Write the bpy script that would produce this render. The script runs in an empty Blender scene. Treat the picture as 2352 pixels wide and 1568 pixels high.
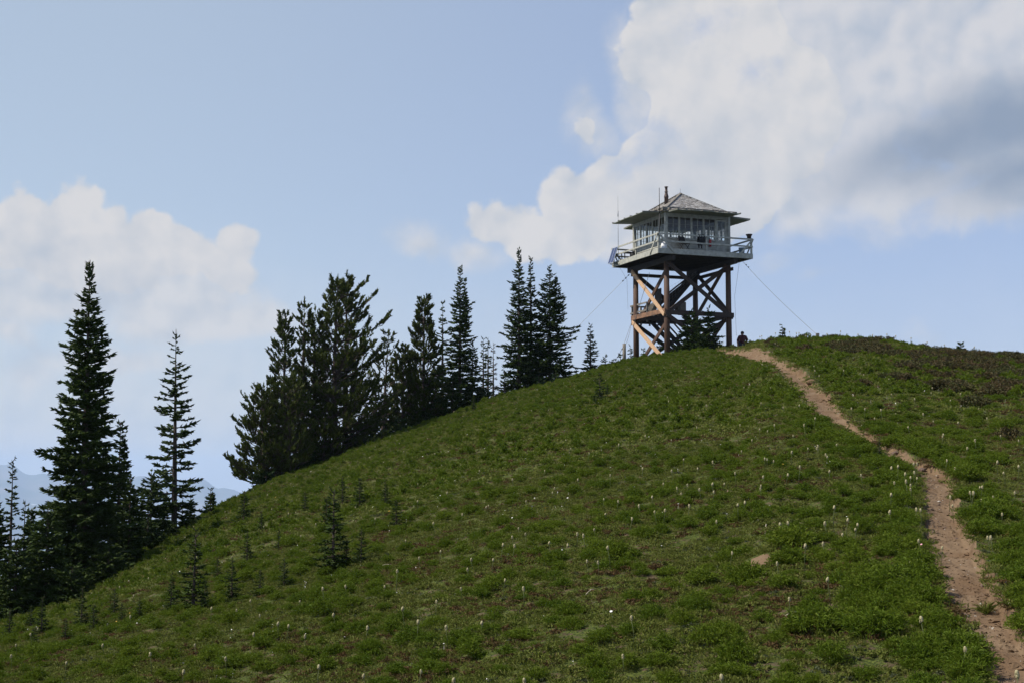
import bpy, math, random
import numpy as np
from mathutils import Vector, Matrix

# ------------------------------------------------------------ camera, sky, sun
sc = bpy.context.scene
COL = sc.collection
R = math.radians
F_P, CXP, CYP, HOR = 3311.0, 1176.0, 784.0, 1099.0      # lens in units of a 2352 px wide view
PITCH = math.atan((HOR - CYP) / F_P)
cam = bpy.data.cameras.new('camera')
cam.sensor_width = 36.0
cam.lens = F_P / 2352 * 36
cam.clip_start = 0.1
cam.clip_end = 200000
camo = bpy.data.objects.new('camera', cam)
camo.location = (0, 0, 0)
camo.rotation_euler = (R(90) + PITCH, 0, 0)
COL.objects.link(camo)
sc.camera = camo
sc.view_settings.view_transform = 'Standard'
sc.view_settings.look = 'None'
sc.view_settings.exposure = EXPO = 0.35
sc.view_settings.gamma = 1.0
sc.cycles.max_bounces = 6
sc.cycles.diffuse_bounces = 3
sc.cycles.transparent_max_bounces = 16
sc.cycles.volume_bounces = 3

SUN_EL, SUN_AZ = 50.0, -102.0      # azimuth clockwise from +Y (view direction): left, a little behind the camera
sdir = Vector((math.sin(R(SUN_AZ)) * math.cos(R(SUN_EL)), math.cos(R(SUN_AZ)) * math.cos(R(SUN_EL)), math.sin(R(SUN_EL))))
sl = bpy.data.lights.new('sun', 'SUN')
sl.energy = 5.0
sl.angle = R(0.53)
sl.color = (1.0, 0.93, 0.82)
so = bpy.data.objects.new('sun', sl)
so.rotation_euler = (-sdir).to_track_quat('-Z', 'Y').to_euler()
so.location = (-30, -10, 40)
COL.objects.link(so)

def ray(px, py):
    """pixel of the 2352 x 1568 view -> (x/y, z/y)"""
    xc = (px - CXP) / F_P
    yc = (CYP - py) / F_P
    c, s = math.cos(PITCH), math.sin(PITCH)
    Y = c - yc * s
    return xc / Y, (s + yc * c) / Y

def to_px(x, y, z):
    c, s = math.cos(PITCH), math.sin(PITCH)
    f = y * c + z * s
    u = -y * s + z * c
    return CXP + F_P * x / f, CYP - F_P * u / f

# --- node helpers
def N(nt, typ, **kw):
    n = nt.nodes.new(typ)
    for k, v in kw.items():
        setattr(n, k, v)
    return n

def math_n(nt, op, a, b=None, c=None, clamp=False):
    n = nt.nodes.new('ShaderNodeMath')
    n.operation = op
    n.use_clamp = clamp
    for i, v in enumerate((a, b, c)):
        if v is None:
            continue
        if isinstance(v, (int, float)):
            n.inputs[i].default_value = v
        else:
            nt.links.new(v, n.inputs[i])
    return n.outputs[0]

def smooth(nt, v, lo, hi, a=0.0, b=1.0):
    n = nt.nodes.new('ShaderNodeMapRange')
    n.interpolation_type = 'SMOOTHSTEP'
    nt.links.new(v, n.inputs[0])
    n.inputs[1].default_value = lo
    n.inputs[2].default_value = hi
    n.inputs[3].default_value = a
    n.inputs[4].default_value = b
    return n.outputs[0]

def mixc(nt, f, a, b):
    n = nt.nodes.new('ShaderNodeMix')
    n.data_type = 'RGBA'
    if isinstance(f, (int, float)):
        n.inputs[0].default_value = f
    else:
        nt.links.new(f, n.inputs[0])
    for i, v in ((6, a), (7, b)):
        if isinstance(v, tuple):
            n.inputs[i].default_value = (v[0], v[1], v[2], 1)
        else:
            nt.links.new(v, n.inputs[i])
    return n.outputs[2]

def noise(nt, vec, scale, detail=4, rough=0.55, dist=0.0):
    n = nt.nodes.new('ShaderNodeTexNoise')
    n.inputs['Scale'].default_value = scale
    n.inputs['Detail'].default_value = detail
    n.inputs['Roughness'].default_value = rough
    n.inputs['Distortion'].default_value = dist
    if vec is not None:
        nt.links.new(vec, n.inputs['Vector'])
    return n

def vadd(nt, a, b, op='ADD'):
    n = nt.nodes.new('ShaderNodeVectorMath')
    n.operation = op
    for i, v in enumerate((a, b)):
        if isinstance(v, tuple):
            n.inputs[i].default_value = v
        elif v is not None:
            nt.links.new(v, n.inputs[i])
    return n.outputs[0]

world = bpy.data.worlds.new('World')
sc.world = world
world.use_nodes = True
nt = world.node_tree
nt.nodes.clear()
wout = N(nt, 'ShaderNodeOutputWorld')
wbg = N(nt, 'ShaderNodeBackground')
wbg.inputs[1].default_value = 0.14
sky = N(nt, 'ShaderNodeTexSky', sky_type='NISHITA')
sky.sun_disc = False
sky.sun_elevation = R(SUN_EL)
sky.sun_rotation = R(SUN_AZ)
sky.altitude = 2000
sky.air_density = 1.0
sky.dust_density = 1.2
sky.ozone_density = 1.0
tc = N(nt, 'ShaderNodeTexCoord')
sep = N(nt, 'ShaderNodeSeparateXYZ')
nt.links.new(tc.outputs['Generated'], sep.inputs[0])
az = math_n(nt, 'ARCTAN2', sep.outputs[0], sep.outputs[1])
el = math_n(nt, 'ARCSINE', sep.outputs[2])
com = N(nt, 'ShaderNodeCombineXYZ')
nt.links.new(az, com.inputs[0])
nt.links.new(el, com.inputs[1])
P0 = com.outputs[0]

def sky_pos(px, py):
    u, e = ray(px, py)
    n = math.sqrt(u * u + 1 + e * e)
    return math.atan2(u, 1), math.asin(e / n)

def warp(vec, scale, amt, detail=5, rough=0.6):
    n = noise(nt, vec, scale, detail, rough)
    v = vadd(nt, n.outputs['Color'], (0.5, 0.5, 0.5), 'SUBTRACT')
    m = nt.nodes.new('ShaderNodeVectorMath')
    m.operation = 'SCALE'
    nt.links.new(v, m.inputs[0])
    m.inputs[3].default_value = amt
    return vadd(nt, vec, m.outputs[0])

def blobs(vec, lst):
    cur = None
    for (cx, cy, rx, ry, rot) in lst:
        a, e = sky_pos(cx, cy)
        mp = N(nt, 'ShaderNodeMapping', vector_type='TEXTURE')
        mp.inputs['Location'].default_value = (a, e, 0)
        mp.inputs['Rotation'].default_value = (0, 0, R(rot))
        mp.inputs['Scale'].default_value = (rx / F_P, ry / F_P, 1)
        nt.links.new(vec, mp.inputs['Vector'])
        ln = N(nt, 'ShaderNodeVectorMath', operation='LENGTH')
        nt.links.new(mp.outputs[0], ln.inputs[0])
        r = math.sqrt(rx * ry) / 100.0
        f = math_n(nt, 'MULTIPLY_ADD', ln.outputs['Value'], -r, r)
        cur = f if cur is None else math_n(nt, 'SMOOTH_MAX', cur, f, 0.15)
    return cur                       # units: hundreds of view pixels inside the edge

Pw = warp(P0, 30, 0.019, 8, 0.64)
Pw2 = warp(P0, 9, 0.05, 5, 0.6)
hard = blobs(Pw, [
    (165, 482, 82, 92, 0), (212, 470, 40, 56, 0), (60, 530, 110, 100, 0), (262, 515, 32, 50, 0), (230, 590, 170, 90, 0),
    (345, 560, 85, 75, 0), (430, 580, 90, 75, 0), (535, 560, 60, 55, 0), (510, 620, 90, 60, -30),
    (1120, 520, 62, 60, 0), (1200, 530, 95, 70, 0), (1330, 500, 110, 110, 0), (1440, 430, 150, 90, 20),
    (1560, 130, 145, 135, 0), (1640, 40, 190, 120, 0), (1600, 420, 240, 150, 0), (1720, 260, 240, 190, 0),
    (1340, 300, 20, 34, 12),
])
soft = blobs(Pw, [
    (1340, 285, 48, 84, 8), (1336, 215, 22, 40, 10), (1375, 330, 50, 40, 0),
    (1455, 170, 60, 130, 0), (1500, 360, 110, 40, 20),
    (130, 670, 260, 90, 0), (380, 690, 200, 110, 0), (975, 560, 75, 34, 0), (1080, 580, 90, 34, 0),
    (1400, 540, 330, 60, 0), (1900, 170, 330, 210, 0), (2250, 110, 330, 200, 0), (1850, 420, 170, 110, 20), (1960, 390, 190, 110, 10), (2100, 430, 210, 80, 8),
    (2270, 300, 260, 120, 0), (2260, 460, 230, 70, 10), (2130, 770, 32, 26, 0), (160, 700, 60, 50, 0),
    (60, 870, 60, 55, 0), (20, 750, 80, 40, 0), (1860, 636, 26, 12, 0), (1780, 610, 36, 16, 20),
    (250, 830, 180, 40, 0), (500, 740, 190, 60, 0),
])
def billow(vec):
    cur = None
    for s_, w_ in ((27, 0.62), (66, 0.40)):
        v = N(nt, 'ShaderNodeTexVoronoi', feature='F1')
        v.inputs['Scale'].default_value = s_
        nt.links.new(vec, v.inputs['Vector'])
        o_ = math_n(nt, 'MULTIPLY', v.outputs['Distance'], w_)
        cur = o_ if cur is None else math_n(nt, 'ADD', cur, o_)
    return cur
Pb = warp(P0, 40, 0.008, 4, 0.6)
bil = billow(Pb)
bil2 = billow(vadd(nt, Pb, (-0.0065, 0.0075, 0.0)))
nz = noise(nt, P0, 34, 8, 0.62)
nzs = math_n(nt, 'SUBTRACT', nz.outputs['Fac'], 0.5)
h1 = math_n(nt, 'MULTIPLY_ADD', nzs, 0.45, math_n(nt, 'MULTIPLY_ADD', math_n(nt, 'SUBTRACT', 0.52, bil), 0.75, hard))
a_hard = smooth(nt, h1, -0.02, 0.17)
nz2 = noise(nt, P0, 14, 8, 0.62, 0.4)
s1 = math_n(nt, 'MULTIPLY_ADD', math_n(nt, 'SUBTRACT', nz2.outputs['Fac'], 0.5), 2.4, soft)
a_soft = smooth(nt, s1, -0.35, 0.75, 0.0, 0.85)
# holes of blue in the big cloud
hol = blobs(Pw, [(1615, 60, 45, 22, 20), (1725, 175, 26, 16, 0), (1500, 290, 45, 28, 20), (1460, 360, 60, 22, 30), (1545, 300, 26, 26, 0)])
hl = smooth(nt, math_n(nt, 'MULTIPLY_ADD', nzs, 2.6, hol), -0.35, 0.75, 0.0, 0.55)
cover = math_n(nt, 'MAXIMUM', a_hard, a_soft)
cover = math_n(nt, 'MULTIPLY', cover, math_n(nt, 'SUBTRACT', 1.0, hl))
# thin high wash low in the sky
lowb = smooth(nt, el, -0.02, 0.20, 0.62, 0.0)
wn = noise(nt, P0, 7, 6, 0.6, 0.3)
wash = math_n(nt, 'MULTIPLY', lowb, smooth(nt, wn.outputs['Fac'], 0.25, 0.66))
wash = math_n(nt, 'MULTIPLY', wash, smooth(nt, az, -0.22, 0.12, 1.0, 0.45))
cover = math_n(nt, 'MAXIMUM', cover, wash)
# shade inside the clouds: relief noise lit from the upper left, plus the thick grey part on the right
off = vadd(nt, P0, (-0.012, 0.012, 0.0))
nza = noise(nt, off, 30, 6, 0.55)
nzb = noise(nt, P0, 30, 6, 0.55)
rel = math_n(nt, 'SUBTRACT', nzb.outputs['Fac'], nza.outputs['Fac'])
nzl = noise(nt, P0, 8, 4, 0.5)
dk = blobs(Pw2, [(2330, 305, 230, 80, 6), (2190, 330, 190, 60, 12), (2340, 400, 150, 55, 0)])
dks = smooth(nt, math_n(nt, 'MULTIPLY_ADD', math_n(nt, 'SUBTRACT', nzl.outputs['Fac'], 0.5), 0.9, dk), -1.3, 1.05, 0.0, 0.9)
rim = smooth(nt, hard, 0.05, 0.75, 1.5, 0.25)
lit = math_n(nt, 'MULTIPLY_ADD', rel, 1.5, math_n(nt, 'MULTIPLY_ADD', math_n(nt, 'SUBTRACT', bil2, bil), rim, 0.74))
lit = math_n(nt, 'MULTIPLY_ADD', math_n(nt, 'SUBTRACT', nzl.outputs['Fac'], 0.5), 1.9, lit, clamp=True)
ccol = mixc(nt, lit, (2.85, 3.10, 3.50), (3.98, 3.92, 3.95))
ccol = mixc(nt, dks, ccol, (1.25, 1.6, 2.15))
tint = N(nt, 'ShaderNodeVectorMath', operation='MULTIPLY')
nt.links.new(sky.outputs[0], tint.inputs[0])
tint.inputs[1].default_value = SKY_TINT = (1.18, 1.08, 1.04)
azf = smooth(nt, az, -0.36, 0.30)
flat = mixc(nt, azf, (2.62, 3.10, 3.62), (1.90, 2.38, 3.52))
ff = smooth(nt, el, 0.40, 0.75, 0.72, 0.0)
skc = mixc(nt, ff, tint.outputs[0], flat)
skc = mixc(nt, smooth(nt, el, -0.02, 0.16, 0.55, 0.0), skc, (2.95, 3.10, 3.50))
fin = mixc(nt, cover, skc, ccol)
nt.links.new(fin, wbg.inputs[0])
nt.links.new(wbg.outputs[0], wout.inputs[0])

# ------------------------------------------------------------ materials
MATS = {}
def mat(name, build):
    m = bpy.data.materials.new(name)
    m.use_nodes = True
    t = m.node_tree
    b = t.nodes['Principled BSDF']
    build(t, b)
    MATS[name] = m
    return m

def simple(name, col, rough=0.7, metal=0.0, var=0.25, scale=6.0, bump=0.0, col2=None, coord='Object', stretch=None):
    def f(t, b):
        tcn = N(t, 'ShaderNodeTexCoord')
        vec = tcn.outputs[coord]
        if stretch:
            mp = N(t, 'ShaderNodeMapping')
            mp.inputs['Scale'].default_value = stretch
            t.links.new(vec, mp.inputs[0])
            vec = mp.outputs[0]
        n = noise(t, vec, scale, 6, 0.62)
        c2 = col2 or tuple(c * (1 - var) for c in col)
        c1 = col if col2 else tuple(c * (1 + var) for c in col)
        fac = smooth(t, n.outputs['Fac'], 0.34, 0.66)
        t.links.new(mixc(t, fac, c2, c1), b.inputs['Base Color'])
        b.inputs['Roughness'].default_value = rough
        b.inputs['Metallic'].default_value = metal
        if bump:
            bp = N(t, 'ShaderNodeBump')
            bp.inputs['Strength'].default_value = bump
            bp.inputs['Distance'].default_value = 0.02
            t.links.new(n.outputs['Fac'], bp.inputs['Height'])
            t.links.new(bp.outputs[0], b.inputs['Normal'])
    return mat(name, f)

def leafy(name, ca, cb, cc=None, rough=0.55, transl=0.22, patch=0.35, spec=0.08):
    """leaf material: colour varies per plant (random), per patch of ground (world noise) and per leaf"""
    def f(t, b):
        oi = N(t, 'ShaderNodeObjectInfo')
        geo = N(t, 'ShaderNodeNewGeometry')
        n = noise(t, geo.outputs['Position'], patch, 3, 0.6)
        n2 = noise(t, geo.outputs['Position'], 22.0, 3, 0.6)
        fac = math_n(t, 'MULTIPLY_ADD', oi.outputs['Random'], 0.5, math_n(t, 'MULTIPLY_ADD', n.outputs['Fac'], 1.2, -0.35), clamp=True)
        c = mixc(t, fac, ca, cb)
        if cc:
            c = mixc(t, smooth(t, n2.outputs['Fac'], 0.52, 0.70, 0, 0.7), c, cc)
        t.links.new(c, b.inputs['Base Color'])
        b.inputs['Roughness'].default_value = rough
        b.inputs['Specular IOR Level'].default_value = spec
        tr = N(t, 'ShaderNodeBsdfTranslucent')
        t.links.new(c, tr.inputs[0])
        mx = N(t, 'ShaderNodeMixShader')
        mx.inputs[0].default_value = transl
        t.links.new(b.outputs[0], mx.inputs[1])
        t.links.new(tr.outputs[0], mx.inputs[2])
        t.links.new(mx.outputs[0], t.nodes['Material Output'].inputs[0])
    return mat(name, f)

def ground_mat(t, b):
    geo = N(t, 'ShaderNodeNewGeometry')
    p = geo.outputs['Position']
    a = noise(t, p, 1.6, 8, 0.65)
    c = noise(t, p, 9.0, 6, 0.65)
    d = noise(t, p, 45.0, 4, 0.6)
    green = mixc(t, smooth(t, d.outputs['Fac'], 0.42, 0.60), (0.022, 0.032, 0.007), (0.080, 0.098, 0.020))
    soil = mixc(t, smooth(t, c.outputs['Fac'], 0.35, 0.65), (0.026, 0.018, 0.012), (0.085, 0.062, 0.038))
    f = smooth(t, math_n(t, 'MULTIPLY_ADD', c.outputs['Fac'], 0.8, math_n(t, 'MULTIPLY', a.outputs['Fac'], 0.2)), 0.50, 0.58)
    col = mixc(t, f, green, soil)
    t.links.new(col, b.inputs['Base Color'])
    b.inputs['Roughness'].default_value = 0.9
    b.inputs['Specular IOR Level'].default_value = 0.1
    bp = N(t, 'ShaderNodeBump')
    bp.inputs['Strength'].default_value = 0.8
    bp.inputs['Distance'].default_value = 0.03
    t.links.new(c.outputs['Fac'], bp.inputs['Height'])
    t.links.new(bp.outputs[0], b.inputs['Normal'])
mat('ground', ground_mat)

def path_mat(t, b):
    geo = N(t, 'ShaderNodeNewGeometry')
    mp = N(t, 'ShaderNodeMapping')
    mp.inputs['Scale'].default_value = (1, 0.5, 1)
    t.links.new(geo.outputs['Position'], mp.inputs[0])
    a = noise(t, mp.outputs[0], 2.2, 6, 0.6)
    c = noise(t, mp.outputs[0], 26.0, 6, 0.7)
    d = noise(t, geo.outputs['Position'], 9.0, 3, 0.6)
    base = mixc(t, smooth(t, a.outputs['Fac'], 0.35, 0.65), (0.125, 0.080, 0.046), (0.170, 0.119, 0.074))
    col = mixc(t, smooth(t, c.outputs['Fac'], 0.54, 0.70, 0, 0.7), base, (0.085, 0.052, 0.036))
    col = mixc(t, smooth(t, d.outputs['Fac'], 0.60, 0.72, 0, 0.5), col, (0.12, 0.074, 0.048))
    t.links.new(col, b.inputs['Base Color'])
    b.inputs['Roughness'].default_value = 0.95
    b.inputs['Specular IOR Level'].default_value = 0.1
    bp = N(t, 'ShaderNodeBump')
    bp.inputs['Strength'].default_value = 0.9
    bp.inputs['Distance'].default_value = 0.02
    h = math_n(t, 'ADD', c.outputs['Fac'], d.outputs['Fac'])
    t.links.new(h, bp.inputs['Height'])
    t.links.new(bp.outputs[0], b.inputs['Normal'])
mat('path', path_mat)

leafy('mound', (0.060, 0.102, 0.007), (0.114, 0.156, 0.013), (0.145, 0.165, 0.026), transl=0.3)
leafy('turf', (0.082, 0.107, 0.015), (0.136, 0.154, 0.033), (0.16, 0.122, 0.05), patch=0.6, transl=0.3)
leafy('rust', (0.100, 0.048, 0.022), (0.085, 0.075, 0.028), (0.14, 0.075, 0.035), patch=0.6)
leafy('silver', (0.10, 0.115, 0.06), (0.085, 0.10, 0.045), (0.15, 0.15, 0.10))
leafy('heather', (0.075, 0.048, 0.024), (0.050, 0.066, 0.020), (0.105, 0.050, 0.030), transl=0.12)
leafy('young_fir', (0.026, 0.046, 0.008), (0.044, 0.068, 0.012), (0.060, 0.085, 0.018), transl=0.12, patch=1.2)
leafy('fir', (0.018, 0.034, 0.006), (0.036, 0.056, 0.010), (0.060, 0.082, 0.016), transl=0.06, patch=1.2)
leafy('fir_blue', (0.015, 0.032, 0.009), (0.030, 0.052, 0.015), (0.044, 0.072, 0.020), transl=0.06, patch=1.2)
leafy('pine', (0.030, 0.044, 0.007), (0.056, 0.070, 0.012), (0.086, 0.084, 0.022), transl=0.06, patch=1.2)
leafy('dead_needles', (0.060, 0.040, 0.026), (0.085, 0.055, 0.035), transl=0.05)
simple('bark', (0.060, 0.042, 0.032), 0.9, var=0.4, scale=14, bump=0.6)
simple('grey_bark', (0.12, 0.105, 0.090), 0.9, var=0.35, scale=14, bump=0.5)
simple('log', (0.092, 0.044, 0.022), 0.75, scale=5, col2=(0.046, 0.025, 0.016), bump=0.4, stretch=(6, 6, 0.7))
simple('timber', (0.052, 0.030, 0.019), 0.8, scale=4, col2=(0.026, 0.017, 0.013), bump=0.4, stretch=(3, 3, 3))
simple('sunlit_pale_timber', (0.58, 0.40, 0.25), 0.8, scale=9, col2=(0.30, 0.17, 0.09), bump=0.3, stretch=(3, 3, 3))  # pale wood, with sunlight on the left-face braces put into its colour
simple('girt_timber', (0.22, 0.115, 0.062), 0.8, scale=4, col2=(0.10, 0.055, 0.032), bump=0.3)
simple('dark_timber', (0.035, 0.026, 0.022), 0.85, scale=5, col2=(0.020, 0.016, 0.014), bump=0.3)
simple('grey_wood', (0.19, 0.175, 0.15), 0.85, scale=6, col2=(0.11, 0.10, 0.085), bump=0.3, stretch=(3, 3, 1))
simple('paint', (0.37, 0.365, 0.31), 0.6, scale=5, col2=(0.25, 0.25, 0.215), bump=0.15)
simple('shaded_awning_paint', (0.20, 0.215, 0.17), 0.7, scale=3, col2=(0.14, 0.155, 0.12), bump=0.1)  # shutter paint darkened: shade of the undersides is put into the colour
simple('inner_wood', (0.16, 0.11, 0.075), 0.7, scale=5, col2=(0.11, 0.075, 0.05))
simple('cream', (0.31, 0.275, 0.15), 0.85, var=0.12, scale=40, bump=0.4)
simple('stalk', (0.06, 0.075, 0.02), 0.8)
simple('white_petal', (0.72, 0.70, 0.66), 0.7, var=0.05)
simple('pink_petal', (0.62, 0.30, 0.34), 0.7, var=0.1)
simple('yellow_petal', (0.60, 0.36, 0.03), 0.7, var=0.1)
simple('straw', (0.42, 0.36, 0.27), 0.85, var=0.2, scale=20)
simple('stone', (0.42, 0.39, 0.34), 0.9, scale=8, col2=(0.28, 0.24, 0.20), bump=0.5)
simple('dark_stone', (0.10, 0.065, 0.05), 0.9, scale=8, var=0.3, bump=0.5)
simple('rust_metal', (0.085, 0.055, 0.045), 0.6, metal=0.5, scale=8, col2=(0.045, 0.035, 0.033))
simple('black_metal', (0.018, 0.018, 0.02), 0.5, metal=0.3)
simple('grey_metal', (0.22, 0.23, 0.24), 0.5, metal=0.6, var=0.1)
simple('aluminium', (0.62, 0.63, 0.65), 0.35, metal=0.8, var=0.05)
simple('black_cloth', (0.014, 0.014, 0.016), 0.9, var=0.2)
simple('maroon_cloth', (0.055, 0.012, 0.012), 0.9, var=0.25)
simple('navy_cloth', (0.016, 0.018, 0.028), 0.9, var=0.25)
simple('hair', (0.020, 0.012, 0.009), 0.7, var=0.2, scale=60)
simple('skin', (0.42, 0.24, 0.17), 0.55, var=0.06)
simple('red_enamel', (0.38, 0.02, 0.015), 0.35, var=0.05)
simple('blue_plastic', (0.20, 0.27, 0.33), 0.4, var=0.05)
simple('white_plastic', (0.75, 0.76, 0.77), 0.3, var=0.04)
simple('solar_blue', (0.030, 0.042, 0.105), 0.18, var=0.1, scale=12)

def shingle(t, b):
    tcn = N(t, 'ShaderNodeTexCoord')
    br = N(t, 'ShaderNodeTexBrick')
    mp = N(t, 'ShaderNodeMapping')
    t.links.new(tcn.outputs['UV'], mp.inputs[0])
    t.links.new(mp.outputs[0], br.inputs['Vector'])
    br.inputs['Scale'].default_value = 1.0
    br.inputs['Brick Width'].default_value = 0.19
    br.inputs['Row Height'].default_value = 0.14
    br.inputs['Mortar Size'].default_value = 0.012
    br.inputs['Bias'].default_value = -0.1
    br.inputs['Color1'].default_value = (0.56, 0.56, 0.54, 1)
    br.inputs['Color2'].default_value = (0.24, 0.22, 0.20, 1)
    br.inputs['Mortar'].default_value = (0.05, 0.04, 0.035, 1)
    n = noise(t, tcn.outputs['UV'], 9, 6, 0.7)
    c = mixc(t, smooth(t, n.outputs['Fac'], 0.36, 0.56), (0.20, 0.165, 0.14), br.outputs['Color'])
    t.links.new(c, b.inputs['Base Color'])
    b.inputs['Roughness'].default_value = 0.85
mat('shingle', shingle)

def glass(t, b):
    t.nodes.remove(b)
    tr = N(t, 'ShaderNodeBsdfTransparent')
    tr.inputs[0].default_value = (0.90, 0.93, 0.92, 1)
    gl = N(t, 'ShaderNodeBsdfGlossy')
    gl.inputs['Roughness'].default_value = 0.03
    gl.inputs['Color'].default_value = (0.9, 0.95, 1, 1)
    fr = N(t, 'ShaderNodeFresnel')
    fr.inputs[0].default_value = 1.5
    f = math_n(t, 'MULTIPLY_ADD', fr.outputs[0], 0.7, 0.01)
    mx = N(t, 'ShaderNodeMixShader')
    t.links.new(f, mx.inputs[0])
    t.links.new(tr.outputs[0], mx.inputs[1])
    t.links.new(gl.outputs[0], mx.inputs[2])
    t.links.new(mx.outputs[0], t.nodes['Material Output'].inputs[0])
mat('glass', glass)

def hill_mat(t, b):
    geo = N(t, 'ShaderNodeNewGeometry')
    n = noise(t, geo.outputs['Position'], 0.0012, 8, 0.6)
    n2 = noise(t, geo.outputs['Position'], 0.0035, 5, 0.6)
    c = mixc(t, smooth(t, n.outputs['Fac'], 0.4, 0.6), (0.035, 0.05, 0.025), (0.12, 0.10, 0.08))
    sp = N(t, 'ShaderNodeSeparateXYZ')
    t.links.new(geo.outputs['Position'], sp.inputs[0])
    hi = smooth(t, sp.outputs[2], -500, 0)
    sn = math_n(t, 'MULTIPLY', smooth(t, n2.outputs['Fac'], 0.66, 0.71), hi)
    c = mixc(t, sn, c, (0.85, 0.88, 0.92))
    t.links.new(c, b.inputs['Base Color'])
    b.inputs['Roughness'].default_value = 0.95
mat('hills', hill_mat)

# ------------------------------------------------------------ mesh helpers
def tag(o, label=None, cat=None, group=None, kind=None):
    if label: o['label'] = label
    if cat: o['category'] = cat
    if group: o['group'] = group
    if kind: o['kind'] = kind
    return o

def empty(name, loc, rz=0.0):
    o = bpy.data.objects.new(name, None)
    o.location = loc
    o.rotation_euler = (0, 0, rz)
    o.empty_display_size = 0.3
    COL.objects.link(o)
    return o

def mesh_np(name, V, Fc, mats, parent=None, smooth_=False, midx=None, link=True):
    """V (n,3), Fc list/array of faces with a constant vertex count, or list of such arrays"""
    me = bpy.data.meshes.new(name)
    V = np.asarray(V, dtype=np.float32)
    if isinstance(Fc, np.ndarray):
        Fc = [Fc]
    loops = np.concatenate([f.reshape(-1) for f in Fc]).astype(np.int32)
    tot = np.concatenate([np.full(len(f), f.shape[1], np.int32) for f in Fc])
    start = np.concatenate([[0], np.cumsum(tot)[:-1]]).astype(np.int32)
    me.vertices.add(len(V))
    me.vertices.foreach_set('co', V.reshape(-1))
    me.loops.add(len(loops))
    me.loops.foreach_set('vertex_index', loops)
    me.polygons.add(len(tot))
    me.polygons.foreach_set('loop_start', start)
    me.polygons.foreach_set('loop_total', tot)
    if midx is not None:
        me.polygons.foreach_set('material_index', np.asarray(midx, np.int32))
    me.polygons.foreach_set('use_smooth', np.full(len(tot), smooth_, bool))
    me.update(calc_edges=True)
    for m in (mats if isinstance(mats, (list, tuple)) else [mats]):
        me.materials.append(MATS[m])
    o = bpy.data.objects.new(name, me)
    if parent is not None:
        o.parent = parent
    if link:
        COL.objects.link(o)
    return o

class MB:
    """collects boxes, bars, tubes and lathes into one mesh"""
    def __init__(s):
        s.v = []; s.f = []; s.sm = []
    def add(s, vs, fs, sm=False):
        k = len(s.v)
        s.v += [tuple(v) for v in vs]
        s.f += [tuple(i + k for i in f) for f in fs]
        s.sm += [sm] * len(fs)
        return s
    def box(s, x0, x1, y0, y1, z0, z1):
        v = [(x, y, z) for z in (z0, z1) for y in (y0, y1) for x in (x0, x1)]
        return s.add(v, [(0, 2, 3, 1), (4, 5, 7, 6), (0, 1, 5, 4), (2, 6, 7, 3), (0, 4, 6, 2), (1, 3, 7, 5)])
    def bar(s, p, q, w, h, up=(0, 0, 1), taper=1.0):
        p = Vector(p); q = Vector(q)
        d = (q - p).normalized()
        u = Vector(up)
        side = d.cross(u)
        if side.length < 1e-5:
            side = d.cross(Vector((1, 0, 0)))
        side.normalize()
        u = side.cross(d).normalized()
        v = []
        for c, k in ((p, 1.0), (q, taper)):
            for a, b in ((-1, -1), (1, -1), (1, 1), (-1, 1)):
                v.append(c + side * (a * w / 2 * k) + u * (b * h / 2 * k))
        return s.add(v, [(0, 3, 2, 1), (4, 5, 6, 7), (0, 1, 5, 4), (1, 2, 6, 5), (2, 3, 7, 6), (3, 0, 4, 7)])
    def tube(s, pts, rad, n=8, cap=True):
        pts = [Vector(p) for p in pts]
        if not isinstance(rad, (list, tuple)):
            rad = [rad] * len(pts)
        v = []; f = []
        ref = None
        for i, p in enumerate(pts):
            a = pts[max(i - 1, 0)]; b = pts[min(i + 1, len(pts) - 1)]
            d = (b - a).normalized()
            if ref is None:
                ref = d.orthogonal().normalized()
            ref = (ref - d * ref.dot(d))
            if ref.length < 1e-6:
                ref = d.orthogonal()
            ref.normalize()
            w = d.cross(ref)
            for k in range(n):
                t = 2 * math.pi * k / n
                v.append(p + (ref * math.cos(t) + w * math.sin(t)) * rad[i])
        for i in range(len(pts) - 1):
            for k in range(n):
                k2 = (k + 1) % n
                f.append((i * n + k, i * n + k2, (i + 1) * n + k2, (i + 1) * n + k))
        s.add(v, f, True)
        if cap:
            L = (len(pts) - 1) * n
            k0 = len(s.v) - len(v)
            s.f.append(tuple(k0 + i for i in reversed(range(n)))); s.sm.append(False)
            s.f.append(tuple(k0 + L + i for i in range(n))); s.sm.append(False)
        return s
    def lathe(s, cx, cy, prof, n=16):
        return s.tube([(cx, cy, z) for r, z in prof], [max(r, 0.001) for r, z in prof], n)
    def build(s, name, m, parent=None, bevel=0.0):
        me = bpy.data.meshes.new(name)
        me.from_pydata(s.v, [], s.f)
        me.polygons.foreach_set('use_smooth', np.array(s.sm, bool))
        me.update()
        me.materials.append(MATS[m])
        o = bpy.data.objects.new(name, me)
        if parent is not None:
            o.parent = parent
        COL.objects.link(o)
        if bevel:
            b = o.modifiers.new('bevel', 'BEVEL')
            b.width = bevel
            b.segments = 2
            b.limit_method = 'ANGLE'
        return o

rng = np.random.default_rng(7)

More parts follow.
